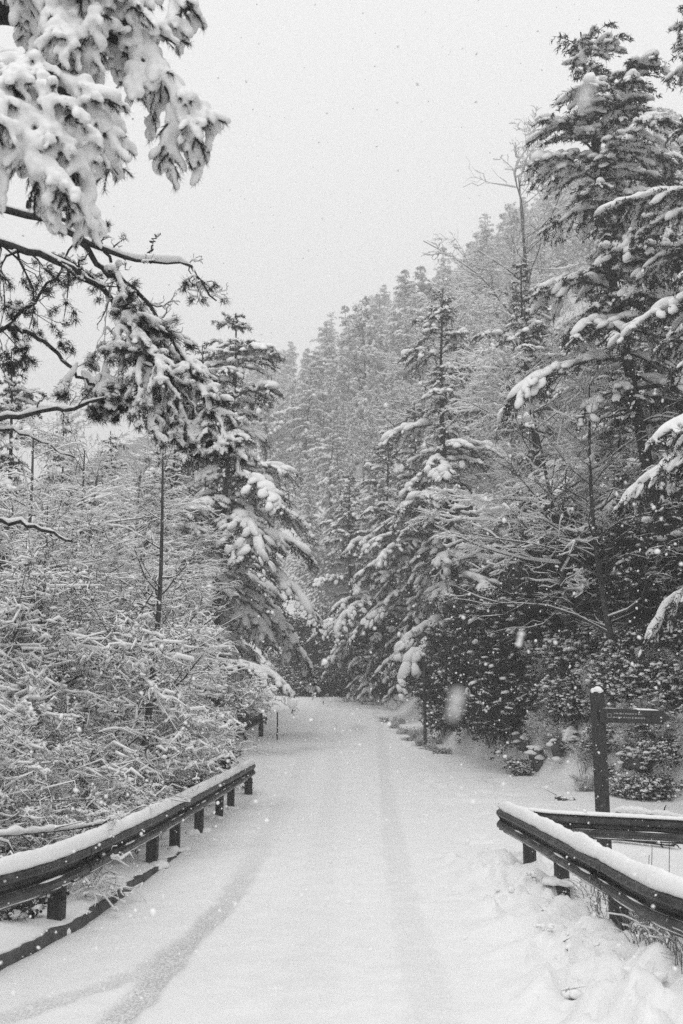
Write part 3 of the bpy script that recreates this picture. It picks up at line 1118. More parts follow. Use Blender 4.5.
def low_bush(seed, r=1.0, h=.9, snow=.5, n=900):
    """evergreen undergrowth: a loose dome of dark leaves with snow lying on it"""
    global rng
    rng = np.random.default_rng(seed)
    root = thing('evergreen_bush', 'x', 'bush')
    P, R = stems(16, h * 1.1, r * .9, .012, K=6, wig=.4, base=r * .5, droop=.2)
    Q, QR = grow(P, R, 8, .2, 1, .45, 55, .15, K=4, wig=.2, droop=.15)
    w, l, s = MB(), MB(), MB()
    w.tubes(P, R, 4)
    w.tubes(Q, QR, 3)
    w.build('branches', M_TWIG, root)
    pts = np.concatenate([Q[:, 1:].reshape(-1, 3), P[:, 2:].reshape(-1, 3)])
    ii = rng.integers(0, len(pts), n * 12)
    c = pts[ii] + rng.normal(size=(len(ii), 3)) * .07
    l.leaves(c, rng.normal(size=(len(ii), 3)) + [0, 0, -.3], rng.uniform(.05, .11, len(ii)), rng.uniform(.02, .05, len(ii)))
    l.build('leaves', M_LEAF, root, smooth=False)
    zt = pts[:, 2] / h
    pr = np.clip(snow * (.35 + 1.1 * zt), 0, 1)
    kp = rng.random(len(pts)) < pr
    q = pts[kp]
    a = rng.uniform(.022, .078, len(q))
    s.blobs(q + UP * .02 + rng.normal(size=q.shape) * .03, rng.normal(size=q.shape) * [1, 1, .2], np.stack([a * 1.4, a, a * .6], -1), 1)
    tube_snow(s, Q, QR, .010)
    s.build('snow', M_SNOW, root)
    return root


# ----- prototypes (each is also placed once itself)
class Pool:
    def __init__(self, protos):
        self.p, self.used = protos, set()

    def put(self, i, x, y, rz, sc, label, group=None, dz=0.):
        p = self.p[i % len(self.p)]
        z = ground_height(x, y) - .06 + dz
        if id(p) in self.used:
            return copy_thing(p, (x, y, z), rz, sc, label, group)
        self.used.add(id(p))
        p.location = (x, y, z)
        p.rotation_euler = (0, 0, rz)
        p.scale = (sc,) * 3
        p['label'] = label
        if group:
            p['group'] = group
        return p


R_ = random.Random(5)
conifers = Pool([conifer(1, 14, 3.9, snow=.85, padk=.85, nbk=2.3, lenr=(.35, 1.2), irregular=.75, sway=.2, spr=.55, prof_pow=.72, droop=.55),
                 conifer(2, 14, 3.3, droop=.62, irregular=.9, snow=.75, nbk=2.0, lenr=(.35, 1.25), sway=.25, spr=.6, prof_pow=.65),
                 conifer(3, 14, 3.0, cb=.1, irregular=1.0, snow=.62, nbk=1.9, lenr=(.3, 1.25), sway=.22, spr=.6, prof_pow=.7, up0=.2)])
leftcon = Pool([conifer(6, 14, 3.8, cb=.24, snow=.9, nbk=2.6, lenr=(.4, 1.2), irregular=.75, sway=.2, spr=.55, prof_pow=.6, droop=.6)])
far_conifers = Pool([conifer(21, 16, 3.4, spacing=.46, needle=.22, nw=.075, dens=.6, fmat=M_HAZE_PALE, padk=1.45, lvl=0, snow=1.05, irregular=.8, prof_pow=.55, nbk=2.6, lenr=(.4, 1.2), sway=.3),
                     conifer(22, 16, 2.7, spacing=.42, needle=.22, nw=.075, dens=.6, fmat=M_HAZE_PALE, padk=1.45, lvl=0, snow=1., droop=.55, prof_pow=.6, irregular=.9, nbk=2.4, lenr=(.35, 1.25), sway=.35),
                     conifer(23, 16, 3.7, spacing=.48, needle=.22, nw=.075, dens=.6, fmat=M_HAZE_PALE, padk=1.45, lvl=0, snow=1., cb=.18, irregular=.6, prof_pow=.6),
                     pine(24, 15, .25, 3.2, 44, .42, .85, nl=.25, nw=.06, nper=22, sub=7, dead=5, name='far_pine', fmat=M_HAZE_PALE)])
frosted = Pool([frosted_bush(31), frosted_bush(32)])
arching = Pool([arching_shrub(41), arching_shrub(42)])
dimtrees = Pool([bare_tree(55, 8, (.3, .2), .003, fill=5), bare_tree(56, 8, (-.3, 0), .0045, fill=5)])
baretrees = Pool([bare_tree(51, 8), bare_tree(52, 8, (.5, .2)), bare_tree(53, 8, (-.4, .2), fill=7)])
heaped = Pool([low_bush(64, 1.0, .7, 1.3, 420)])
bushes = Pool([low_bush(61), low_bush(62, 1.1, .8, .7), low_bush(63, .9, 1.1, .35)])


def gx(u, v, Y):
    return float(at(u, v, Y)[0])


def ground_hit(u, v):
    """where the line of sight through a pixel meets the terrain"""
    d = ray(u, v)
    Ys = np.linspace(4, 130, 2600)
    X, Z = d[0] / d[1] * Ys, CAM_Z + d[2] / d[1] * Ys
    k = np.argmax(Z < height(X, Ys))
    return X[k], Ys[k]


def tree_top(pool, i, u, v, Y, H0, rz, label, group=None, reach=None, smin=.3):
    """stand a tree on the ground so that its tip is at pixel height v; reach keeps a plant off the road"""
    x = gx(u, v, Y)
    for _ in range(4):
        z = ground_height(x, Y)
        sc = max((at(u, v, Y)[2] - z) / H0, smin)
        if reach is not None:
            x = min(gx(u, v, Y), float(kerb_x(Y) + xc(Y)) - .25 - reach * sc)
    return pool.put(i, x, Y, rz, sc, label, group)


# ----- right side, hero trees
p1 = conifer(71, 17, 3.1, cb=.3, spacing=.3, droop=.42, needle=.13, nw=.034, dens=1.1, snow=.62, name='tall_pine', irregular=1.3, prof_pow=.36, nbk=2.3, lenr=(.35, 1.15), lean=(-1.2, .3), sway=.22, dead=16, spr=.6, up0=.22)
p2 = conifer(72, 17, 2.7, cb=.38, spacing=.3, droop=.34, needle=.13, nw=.034, dens=1.1, snow=.55, name='tall_pine', irregular=1.3, prof_pow=.38, nbk=1.7, lenr=(.3, 1.15), lean=(.6, 0), sway=.25, dead=24, spr=.6, up0=.25)
pp = Pool([p1, p2])
Y = 23.
x = gx(652, 500, Y)
z = ground_height(x, Y)
s_ = (at(600, 18, Y)[2] - z) / 17
pp.put(0, x, Y, 0, s_, 'tall dark pine with curved trunk and ragged snowy crown, high on the right bank')
tree_top(pp, 1, 722, 5, 19., 17, 2.1, 'pine at the right picture edge with bare lower limbs, beside the taller crowned pine')
near_con = Pool([conifer(5, 13, 3.7, cb=.2, spacing=.34, droop=.5, needle=.11, nw=.022, dens=1.5, snow=.8, vox=.028, padk=.62, name='snow_laden_conifer', irregular=.4)])
tree_top(near_con, 0, 752, 40, 16.5, 13, .8, 'near snow-laden conifer at the right edge with thick drooping white branches')
tree_top(conifers, 2, 527, 258, 36, 14, 2.0, 'narrow dark conifer just left of the tall pine with white pads of snow')
tree_top(conifers, 1, 444, 283, 44, 14, 0.6, 'slender dark conifer standing alone above the right bank, left of the bare tree')
tree_top(conifers, 0, 412, 402, 50, 14, 3.6, 'broad snow-loaded conifer at the bend, right of the valley gap')
tree_top(conifers, 1, 384, 425, 54, 14, 4.4, 'drooping conifer at the bend, leftmost of the dark right-hand conifers')
tree_top(conifers, 2, 352, 470, 60, 14, 1.4, 'small conifer at the far end of the road above the snowy hedge')
tree_top(conifers, 2, 590, 265, 34, 14, 5.0, 'conifer half hidden behind the trunk of the tall right pine')
tree_top(conifers, 1, 655, 290, 31, 14, 3.0, 'conifer filling the gap between the two tall right pines')
tree_top(conifers, 0, 610, 330, 28, 14, 1.0, 'dark conifer low on the slope behind the tall pine trunks')
# bare trees right
hb = bare_tree(75, 8.0, (-1.0, -.2), .026, fill=8, lr=.5, n1=46, lo=.22)
hbP = Pool([hb])
hx_, hy_ = ground_hit(558, 695)
tree_top(hbP, 0, 562, 372, hy_ - .5, 8, .1, 'bare leaning tree on the right bank, every twig lined with snow')
tree_top(baretrees, 0, 520, 178, 62, 8, 1.0, 'tall leafless tree with fine pale twigs rising above the ridge against the sky')
tree_top(baretrees, 1, 470, 300, 56, 8, 2.0, 'pale leafless tree on the slope right of the slender dark conifer')
tree_top(baretrees, 2, 500, 330, 52, 8, 4.0, 'pale leafless tree lower on the slope left of the narrow dark conifer')
tree_top(dimtrees, 0, 600, 380, 23, 8, 2.2, 'leafless tree behind the tall pine trunks, its twigs thinly snowed')

# ----- left side
tree_top(leftcon, 0, 243, 312, 34, 14, 2.4, 'big snow-laden conifer on the left with heavy drooping white branches over the road bend', reach=1.7)
tree_top(conifers, 0, 205, 345, 40, 14, 1.9, 'conifer directly behind and left of the big snow-laden left conifer')
tree_top(conifers, 2, 172, 400, 30, 14, .2, 'half-hidden conifer behind the sapling in the left thicket')
tree_top(leftcon, 0, 285, 445, 46, 14, 5.5, 'conifer at the left road edge near the bend, lower than the big one', reach=2.6)
tree_top(conifers, 1, 12, 352, 24, 14, 4.0, 'conifer at the left picture edge behind the bare pine limbs')
tree_top(conifers, 2, 60, 420, 28, 14, 5.1, 'conifer deep in the left thicket, second from the left edge')
tree_top(conifers, 0, 110, 430, 33, 14, 3.1, 'conifer deep in the left thicket behind the tangle of bare trees')
sap = bare_tree(81, 6.2, (.1, 0), .008, fill=3, lr=.24, lo=.3, n1=26)
sapP = Pool([sap])
tree_top(sapP, 0, 158, 440, 15, 6.2, 1.0, 'slim sapling with a dark upright stem in the left thicket')
LT = [(30, 430, 17, 0, 'leafless tree at the left edge of the thicket, above the frosted bushes'),
      (85, 455, 20, 1, 'leafless tree in the left thicket under the overhanging pine limbs'),
      (125, 470, 24, 2, 'leafless tree right behind the dark sapling'),
      (200, 470, 22, 0, 'leafless fan-shaped tree left of the big snow-laden conifer'),
      (232, 500, 26, 1, 'leafless tree in front of the big snow-laden conifer'),
      (262, 540, 30, 2, 'leafless tree nearest the road in front of the big left conifer'),
      (60, 500, 14, 2, 'leafless near tree with crooked branches behind the frosted bushes')]
for u, v, Y, i, lab in LT:
    tree_top(baretrees, i, u, v, Y, 8, R_.uniform(0, 6), lab, reach=3.2 if u > 180 else 1.9)
AS = [(235, 560, 25, 0, 'arching snow-lined shrub leaning to the road beside the short far rail'),
      (195, 560, 19.5, 1, 'arching snow-lined shrub behind the middle of the left guard rail'),
      (130, 590, 16, 0, 'arching shrub right of the frosted bushes, beside the sapling stem'),
      (40, 590, 12.5, 1, 'arching shrub at the left edge above the nearest frosted bush'),
      (262, 640, 33, 1, 'arching shrub over the short far guard rail'),
      (285, 650, 41, 0, 'snowy shrub at the left road edge just before the bend')]
for u, v, Y, i, lab in AS:
    tree_top(arching, i, u, v, Y, 3.6, R_.uniform(0, 6), lab, reach=3.9)
FB = [(60, 560, 15.5, 1, 'tall frosted shrub behind the large round frosted bush'), (128, 600, 17, 0, 'frosted shrub rising behind the sapling stem'),
      (205, 610, 21, 1, 'tall frosted shrub below the big snow-laden left conifer'), (238, 610, 26, 0, 'frosted shrub nearest the short far rail'), (5, 545, 14.5, 0, 'tallest frosted shrub at the left picture edge'), (272, 620, 36, 1, 'frosted shrub at the left road edge by the bend'),
      (95, 632, 11.5, 0, 'large round frosted bush behind the near left guard rail'),
      (20, 690, 10.2, 1, 'frosted bush at the left edge just above the guard rail'),
      (150, 690, 13.5, 0, 'frosted bush with pale dome right of the largest one'),
      (70, 735, 10.2, 0, 'low frosted bush right behind the first rail post'),
      (185, 700, 17, 1, 'frosted bush behind the middle posts of the left rail'),
      (215, 690, 21, 0, 'frosted bush near the far end of the long left rail'),
      (120, 770, 11.3, 1, 'low frosted bush below the rail between first and second post'),
      (225, 690, 26, 1, 'frosted bush beside the short far rail'),
      (25, 620, 13.2, 0, 'tall frosted bush at left edge behind the low ones')]
for u, v, Y, i, lab in FB:
    tree_top(frosted, i, u, v, Y, 2.7, R_.uniform(0, 6), lab, reach=2.0 if Y < 24 else 2.7)
for u, v, Y, i in ((160, 800, 13, 0), (100, 810, 10.4, 2), (205, 775, 17.5, 1), (235, 755, 22, 2), (30, 840, 9.3, 1)):
    tree_top(bushes, i, u, v, Y, .95, R_.uniform(0, 6), 'dark evergreen bush low behind the left guard rail posts', 'dark bushes behind the left rail', smin=.6, reach=1.3)

# undergrowth of the right bank
k = 0
for v, u0, u1, sc in ((752, 440, 520, .8), (735, 430, 545, 1.1), (712, 425, 515, 1.35), (690, 430, 530, 1.5), (665, 430, 545, 1.6), (640, 440, 570, 1.6), (610, 450, 600, 1.7), (580, 470, 690, 1.8), (620, 655, 690, 1.2), (660, 665, 695, .9)):
    u = u0
    while u < u1:
        x, y = ground_hit(u + R_.uniform(-6, 6), v + R_.uniform(-6, 6))
        if y < 80 and x > xb(np.array(y)) + .3:
            bushes.put(k % 3 if k % 5 else 1, x, y, R_.uniform(0, 6), sc * R_.uniform(.75, 1.2) * (.75 if y < 17 else 1), 'dark evergreen undergrowth bush dusted with snow on the right bank', 'undergrowth bushes on the right bank')
        k += 1
        u += 24
for u, v, sc in ((560, 735, .5), (585, 700, .6), (545, 712, .6), (600, 752, .4), (625, 742, .5), (640, 765, .4), (660, 735, .6), (675, 762, .5), (650, 700, .7), (610, 690, .7), (635, 670, .8), (668, 690, .8), (580, 668, .8), (615, 775, .3), (660, 785, .35), (680, 720, .7)):
    x, y = ground_hit(u, v)
    for q_ in range(4):
        if q_ > 1:
            (frosted if q_ == 2 else arching).put(q_, x + R_.uniform(-.7, .7), y + R_.uniform(-.2, .9), R_.uniform(0, 6), sc * R_.uniform(.3, .55), 'small half-buried twiggy brush in the snow of the open slope behind the signpost', 'twiggy brush behind the signpost')
            continue
        heaped.put(0, x + q_ * R_.uniform(-.8, .8), y + q_ * R_.uniform(-.2, .9), R_.uniform(0, 6), sc * R_.uniform(.7, 1.4), 'small snow-heaped bush on the open lower slope behind the signpost', 'snow-heaped bushes behind the signpost')
for u, v in ((384, 722), (394, 728), (404, 734), (412, 741), (422, 746), (432, 750), (442, 753), (399, 724), (418, 738), (436, 744)):
    x, y = ground_hit(u, v)
    (heaped if v % 2 else frosted).put(0, x, y, R_.uniform(0, 6), R_.uniform(.22, .34) * (1 if v % 2 else .5), 'low scrap of brush on the rough verge beside the slim timber pole', 'brush on the verge by the timber pole', dz=-.05)
k = 0
for v, u0, u1, sc in ((697, 292, 408, 1.1), (690, 296, 412, 1.7), (676, 300, 420, 2.1), (655, 310, 430, 2.4)):
    u = u0
    while u < u1:
        x, y = ground_hit(u, v)
        bushes.put(k % 2, x, y + 1.2, R_.uniform(0, 6), sc * R_.uniform(.8, 1.2), 'snow-covered hedge bush across the far end of the road at the bend', 'hedge bushes at the road bend')
        k += 1
        u += 17

# ----- hillside forest beyond the bend
hr = random.Random(9)
pts = []
tries = 0
while len(pts) < 210 and tries < 9000:
    tries += 1
    y = 116 + 195 * hr.random() ** 1.1
    u = hr.uniform(225, 700)
    x = (u - 341.5) / 950 * y
    if any((x - a) ** 2 + (y - b) ** 2 < 4.2 ** 2 for a, b in pts):
        continue
    pts.append((x, y))
for k, (x, y) in enumerate(pts):
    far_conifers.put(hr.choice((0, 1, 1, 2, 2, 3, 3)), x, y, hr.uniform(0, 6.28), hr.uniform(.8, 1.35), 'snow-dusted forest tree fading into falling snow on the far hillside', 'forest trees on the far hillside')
for k in range(60):
    y = hr.uniform(82, 118)
    u = hr.uniform(265, 560)
    x = (u - 341.5) / 950 * y
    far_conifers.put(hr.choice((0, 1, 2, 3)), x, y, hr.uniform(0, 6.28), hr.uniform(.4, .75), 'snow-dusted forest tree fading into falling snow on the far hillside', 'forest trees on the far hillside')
# slope above the right bank
pts2 = []
tries = 0
while len(pts2) < 46 and tries < 4000:
    tries += 1
    y = hr.uniform(30, 80)
    u = hr.uniform(430, 720)
    x = (u - 341.5) / 950 * y
    if x < xb(np.array(y)) + 5 or any((x - a) ** 2 + (y - b) ** 2 < 3.4 ** 2 for a, b in pts2):
        continue
    pts2.append((x, y))
for k, (x, y) in enumerate(pts2):
    c = hr.random()
    if c < (.9 if x < .3 * y else .5):
        (dimtrees if x > .21 * y else baretrees).put(k, x, y, hr.uniform(0, 6.28), hr.uniform(.8, 1.25), 'leafless snow-lined tree among others on the steep right hillside', 'leafless trees on the right hillside')
    else:
        conifers.put(k, x, y, hr.uniform(0, 6.28), hr.uniform(.45, .8), 'snowy conifer among leafless trees on the steep right hillside', 'conifers on the right hillside')
# wood behind the left thicket
for k in range(22):
    y = hr.uniform(36, 85)
    u = hr.uniform(-20, 250)
    x = (u - 341.5) / 950 * y - 1.5
    far_conifers.put(hr.choice((0, 1, 2)), x, y, hr.uniform(0, 6.28), hr.uniform(.55, .8), 'snowy conifer standing in the wood behind the left thicket', 'conifers behind the left thicket')


# ---------------------------------------------------------------- overhanging trees at upper left
def overhang_fir():
    global rng
    rng = np.random.default_rng(91)
    bx, by = -5.2, 6.0
    bz = ground_height(bx, by)
    root = thing('overhanging_fir', 'fir bough hanging into the upper left corner under thick lumps of snow', 'tree', None, (bx, by, bz))
    o = np.array([bx, by, bz])
    w, fo, sn = MB(), MB(), MB()
    k = np.linspace(0, 1, 12)
    w.tubes(np.stack([.1 * np.sin(k * 4), .1 * np.cos(k * 3), 13 * k - .5 * (k == 0)], -1), .2 * (1 - .9 * k), 10)
    w.build('trunk', M_BARK, root)
    A = lambda u, v, Y: at(u, v, Y) - o
    tr = lambda z: np.array([0, 0, z])
    ctl = [
        [tr(5.6), A(-60, 45, 5.8), A(20, 20, 5.7), A(100, 32, 5.6), A(145, 60, 5.6), A(170, 92, 5.6), A(180, 122, 5.6)],
        [tr(5.3), A(-60, 90, 5.6), A(0, 62, 5.4), A(60, 88, 5.3), A(92, 115, 5.3), A(112, 152, 5.3)],
        [tr(5.1), A(-60, 110, 5.3), A(10, 95, 5.1), A(45, 115, 5.1), A(68, 140, 5.1), A(80, 172, 5.1)],
        [tr(6.4), A(-40, -60, 6.0), A(60, -40, 5.9), A(130, -18, 5.9), A(165, -8, 5.8), A(188, 8, 5.8)],
        [tr(5.0), A(-60, 120, 5.0), A(-10, 105, 4.9), A(18, 130, 4.9), A(32, 175, 4.9)],
        [tr(6.0), A(-50, 0, 5.5), A(30, -10, 5.4), A(70, 15, 5.4), A(85, 60, 5.4)],
        [tr(6.2), A(-50, -60, 5.6), A(-10, -30, 5.5), A(25, 0, 5.5), A(50, 40, 5.5)],
        [tr(5.9), A(-50, 30, 5.7), A(40, 0, 5.6), A(115, 5, 5.6), A(145, 40, 5.6), A(155, 85, 5.6)],
    ]
    tw_all = []
    dens = [1, 1, 1, .55, .9, .8, .7, 1]
    for ci, c in enumerate(ctl):
        P = interp_poly(c, 26)
        w2 = .045 * (1 - .8 * np.linspace(0, 1, 26)) + .006
        w_ = MB()
        w_.tubes(P, w2, 7)
        w_.build('bough', M_BARK, root)
        T = norm(np.gradient(P, axis=0))
        n = int(12 * dens[ci])
        B, BR = grow(P[None, 9:], w2[None, 9:], n, .0, .97, .30, 48, -.05, K=6, wig=.10, droop=.42, flat=.75, minlen=.26, rr=.6)
        w_ = MB()
        w_.tubes(B, BR, 5)
        w_.build('side_bough', M_BARK, root)
        Q, _ = grow(B, BR, 9, .1, 1., .42, 48, -.08, K=6, wig=.12, droop=.38, flat=.6, minlen=.11)
        Q2, _ = grow(P[None, 10:], w2[None, 10:], 16, .0, 1., .13, 55, -.05, K=6, wig=.1, droop=.4, flat=.6, minlen=.13)
        tw_all += [Q, Q2]
        for j in range(1, 6):
            r = rng.uniform(.040, .068, len(B)) * (1.1 - .07 * j)
            sn.blobs(B[:, j] + UP * r[:, None] * .6, B[:, j] - B[:, j - 1], np.stack([r * 1.5, r * 1.05, r * .95], -1), 1)
        # bough snow
        for j in range(9, 26):
            r = .055 + .02 * rng.random()
            sn.blobs(P[j][None] + UP * r * .5, T[j][None], (.075, r, r * .85), 2)
    Q = np.concatenate(tw_all)
    m = len(Q)
    w3 = MB()
    w3.tubes(Q, np.tile(.005 * (1 - .7 * np.linspace(0, 1, 6)), (m, 1)), 4)
    w3.build('twigs', M_BARK, root)
    L = np.linalg.norm(Q[:, -1] - Q[:, 0], axis=1)
    load = rng.random(m) < .72
    for j in range(1, 6):
        kp = load & (rng.random(m) < .92)
        r = (.024 + .026 * rng.random(kp.sum())) * (.9 + .1 * j - .02 * j * j) * np.clip(L[kp] / .16, .8, 1.3)
        sn.blobs(Q[kp, j] + UP * r[:, None] * .55, Q[kp, j] - Q[kp, j - 1], np.stack([r * 1.25, r, r * .95], -1), 1)
    # needle sprays peeping out below
    nn = 100
    ni = np.repeat(np.arange(m), nn)
    c = rng.random(len(ni)) * 5
    ci = np.minimum(c.astype(int), 4)
    cf = (c - ci)[:, None]
    p0 = Q[ni, ci] * (1 - cf) + Q[ni, ci + 1] * cf
    nd = norm(Q[ni, ci + 1] - Q[ni, ci]) * 1.0 + rng.normal(size=(len(ni), 3)) * .5 + np.array([0, 0, -.6])
    fo.needles(p0, nd, .052 * rng.uniform(.6, 1.3, len(ni)), np.full(len(ni), .0038))
    fo.build('foliage', M_NEEDLE, root, smooth=False)
    link('snow', remeshed(sn, .011, 2), M_SNOW, root)


overhang_fir()


def overhang_pine():
    global rng
    rng = np.random.default_rng(92)
    bx, by = -5.6, 8.4
    bz = ground_height(bx, by)
    root = thing('overhanging_pine', 'old pine at the left edge with crooked bare limbs and hanging snowy tufts', 'tree', None, (bx, by, bz))
    o = np.array([bx, by, bz])
    w, fo, sn = MB(), MB(), MB()
    k = np.linspace(0, 1, 12)
    w.tubes(np.stack([.12 * np.sin(k * 4), .1 * np.cos(k * 3), 12 * k - .5 * (k == 0)], -1), .19 * (1 - .85 * k), 10)
    w.build('trunk', M_BARK, root)
    A = lambda u, v, Y: at(u, v, Y) - o
    tr = lambda z: np.array([0, 0, z])
    zt = lambda v: at(-300, v, 8.4)[2] - bz
    limbs = [
        ([tr(zt(170)), A(-80, 192, 8.0), A(0, 208, 7.8), A(45, 220, 7.7), A(80, 240, 7.6), A(115, 252, 7.6), A(150, 262, 7.6), A(185, 263, 7.6), A(200, 280, 7.6), A(215, 303, 7.6)], .040, .006),
        ([tr(zt(200)), A(-80, 230, 8.0), A(0, 243, 7.8), A(40, 255, 7.7), A(80, 275, 7.6), A(115, 300, 7.6), A(140, 335, 7.5), A(165, 385, 7.5), A(190, 430, 7.5)], .042, .008),
        ([A(80, 240, 7.6), A(105, 270, 7.6), A(135, 290, 7.6), A(165, 330, 7.6), A(200, 390, 7.6), A(222, 440, 7.6)], .026, .005),
        ([A(47, 220, 7.7), A(70, 222, 7.6), A(95, 240, 7.6), A(110, 262, 7.6), A(122, 300, 7.6), A(140, 340, 7.6), A(170, 400, 7.6)], .02, .005),
        ([tr(zt(400)), A(-60, 360, 8.1), A(0, 332, 7.9), A(30, 305, 7.8), A(60, 270, 7.8), A(78, 235, 7.7)], .024, .007),
        ([A(8, 328, 7.9), A(35, 335, 7.8), A(65, 362, 7.8), A(95, 385, 7.7), A(118, 396, 7.7)], .022, .008),
        ([tr(zt(440)), A(-60, 430, 8.0), A(0, 417, 7.7), A(50, 410, 7.6), A(90, 402, 7.6), A(125, 388, 7.6)], .030, .010),
        ([tr(zt(520)), A(-50, 515, 8.0), A(0, 521, 7.7), A(40, 530, 7.6), A(72, 541, 7.5)], .028, .010),
        ([A(25, 212, 7.8), A(30, 200, 7.75), A(52, 210, 7.7), A(75, 208, 7.65)], .014, .008),
        ([A(150, 262, 7.6), A(152, 245, 7.6), A(160, 232, 7.6)], .010, .004),
        ([tr(zt(455)), A(-60, 440, 8.2), A(0, 428, 8.0), A(40, 440, 7.9), A(75, 460, 7.8)], .016, .006),
    ]
    lm = MB()
    allP, allR = [], []
    for c, r0, r1 in limbs:
        P = interp_poly(c, 22) + rng.normal(size=(22, 3)) * .012
        R = r0 + (r1 - r0) * np.linspace(0, 1, 22)
        lm.tubes(P, R, 8)
        tube_snow(sn, P[None], R[None], .010, 6)
        allP.append(P)
        allR.append(R)
    # short dead twigs
    main = [0, 1, 2, 3, 5, 6, 4]
    PP, RR_ = np.array([allP[i][8:] for i in main]), np.array([allR[i][8:] for i in main])
    a1 = grow(PP, RR_, 9, .1, 1, .16, 60, .25, K=6, wig=.2, droop=.0, rr=.4)
    a2 = grow(*a1, 4, .2, 1, .45, 55, .15, K=4, wig=.22, rr=.6)
    lm.tubes(*a1, 4)
    lm.tubes(*a2, 3)
    tube_snow(sn, *a1, .006)
    tube_snow(sn, *a2, .004)
    # hanging sprays that carry tufts
    hp, hr_ = np.array([allP[i][10:] for i in (1, 2, 3, 5)]), np.array([allR[i][10:] for i in (1, 2, 3, 5)])
    b1 = grow(hp, hr_, 14, .12, 1, .30, 55, -.35, K=6, wig=.14, droop=.55, rr=.45)
    b2 = grow(*b1, 4, .15, 1, .5, 50, -.1, K=4, wig=.18, droop=.3)
    q1 = grow(np.array([allP[i][2:16] for i in (1, 4)]), np.array([allR[i][2:16] for i in (1, 4)]), 10, .1, .9, .2, 60, -.5, K=6, wig=.16, droop=.5, rr=.35)
    q2 = grow(*q1, 4, .2, 1, .45, 50, -.1, K=4, wig=.2, droop=.2)
    q3 = grow(np.array([allP[0][14:]]), np.array([allR[0][14:]]), 8, .2, 1, .3, 60, -.3, K=5, wig=.2, droop=.3)
    for t_ in (b1, b2, q1, q2, q3):
        lm.tubes(*t_, 4)
    hs = MB()
    for (P_, R0), rr_, pk in ((b1, (.018, .046), .92), (b2, (.015, .040), .85), (q1, (.010, .022), .5), (q2, (.008, .020), .4), (q3, (.008, .02), .4)):
        on = rng.random(len(P_)) < pk
        K_ = P_.shape[1]
        for j in range(1, K_):
            for h_ in (0., .5):
                kq = on & (rng.random(len(P_)) < .85)
                ax_ = P_[kq, j] - P_[kq, j - 1]
                r = rng.uniform(*rr_, kq.sum())
                hor_ = 1.15 - .5 * np.abs(norm(ax_)[:, 2])
                hs.blobs(P_[kq, j] - ax_ * h_ + UP * (r * .7)[:, None] + np.array([0, -.012, 0]), ax_, np.stack([r * 1.7, r * hor_, r * .8 * hor_], -1), 1)
    for (P_, R0) in (b1, b2):
        e = P_[rng.random(len(P_)) < .8, -1]
        r = rng.uniform(.022, .05, len(e))
        hs.blobs(e + UP * .02, rng.normal(size=e.shape) * [1, 1, .5], np.stack([r * 1.3, r, r * .7], -1), 1)
    link('snow_pads', remeshed(hs, .0085, 1), M_SNOW, root)
    lm.build('limbs', M_BARK, root)

    def tf(t_, frac, size, cap, nper=60):
        P, R = t_
        C = np.concatenate([P[:, -1], P[:, -2]])
        Dd = np.concatenate([P[:, -1] - P[:, -2]] * 2)
        k = rng.random(len(C)) < frac
        tufts(fo, sn, C[k], norm(norm(Dd[k]) + [0, 0, .0]), size * rng.uniform(.7, 1.3, k.sum()), nper, .06, .0055, cap)
    tf(b2, .95, .11, 0, 70)
    tf(b1, .95, .11, 0, 70)
    tf(q2, .7, .08, 0)
    tf(q1, .8, .08, 0)
    tf(q3, .6, .08, 0)
    tf(a1, .12, .06, .5)
    fo.build('foliage', M_NEEDLE, root, smooth=False)
    sn.build('snow', M_SNOW, root)


overhang_pine()

# ---------------------------------------------------------------- rocks on the right bank, clods, logs, grass
rng = np.random.default_rng(101)


def chunk(n, size):
    """an angular lump: convex hull of a few random points"""
    bm = bmesh.new()
    pts_ = norm(rng.normal(size=(n, 3))) * rng.uniform(.75, 1.05, (n, 1)) * size
    for q in pts_:
        bm.verts.new(q)
    r = bmesh.ops.convex_hull(bm, input=bm.verts[:])
    bmesh.ops.delete(bm, geom=[g for g in r['geom_interior'] if isinstance(g, bmesh.types.BMVert)], context='VERTS')
    bmesh.ops.bevel(bm, geom=bm.edges[:], offset=float(np.mean(size)) * .10, segments=1, affect='EDGES')
    bmesh.ops.triangulate(bm, faces=bm.faces[:])
    bm.verts.index_update()
    v = np.array([w.co[:] for w in bm.verts])
    f = np.array([[w.index for w in p.verts] for p in bm.faces])
    bm.free()
    return v, f


def rock(u, v, Y, r, label, group=None):
    hx, hy = ground_hit(u, v)
    z = ground_height(hx, hy)
    root = thing('rock', label, 'rock', group, (hx, hy, z - r * .3))
    mb, sn = MB(), MB()
    for q in range(4):
        v_, f_ = chunk(16, r * np.array([.75, .6, .75]) * rng.uniform(.6, 1.1))
        mb.add(v_ + rng.normal(size=3) * r * [.6, .35, .3] + [0, 0, r * .2], f_)
    mb.build('stone', M_ROCK, root, smooth=False)
    vv = np.concatenate(mb.v)
    top = vv[vv[:, 2] > r * .35]
    T = top[rng.integers(0, len(top), 26)] * [.85, .85, .97]
    T = np.concatenate([T, vv[rng.integers(0, len(vv), 16)]])
    k = len(T)
    sn.blobs(T, rng.normal(size=(k, 3)) * [1, 1, .1] + .01, np.stack([rng.uniform(.15, .42, k), rng.uniform(.14, .3, k), rng.uniform(.08, .2, k)], -1) * r, 1)
    sn.build('snow_cover', M_SNOW, root)


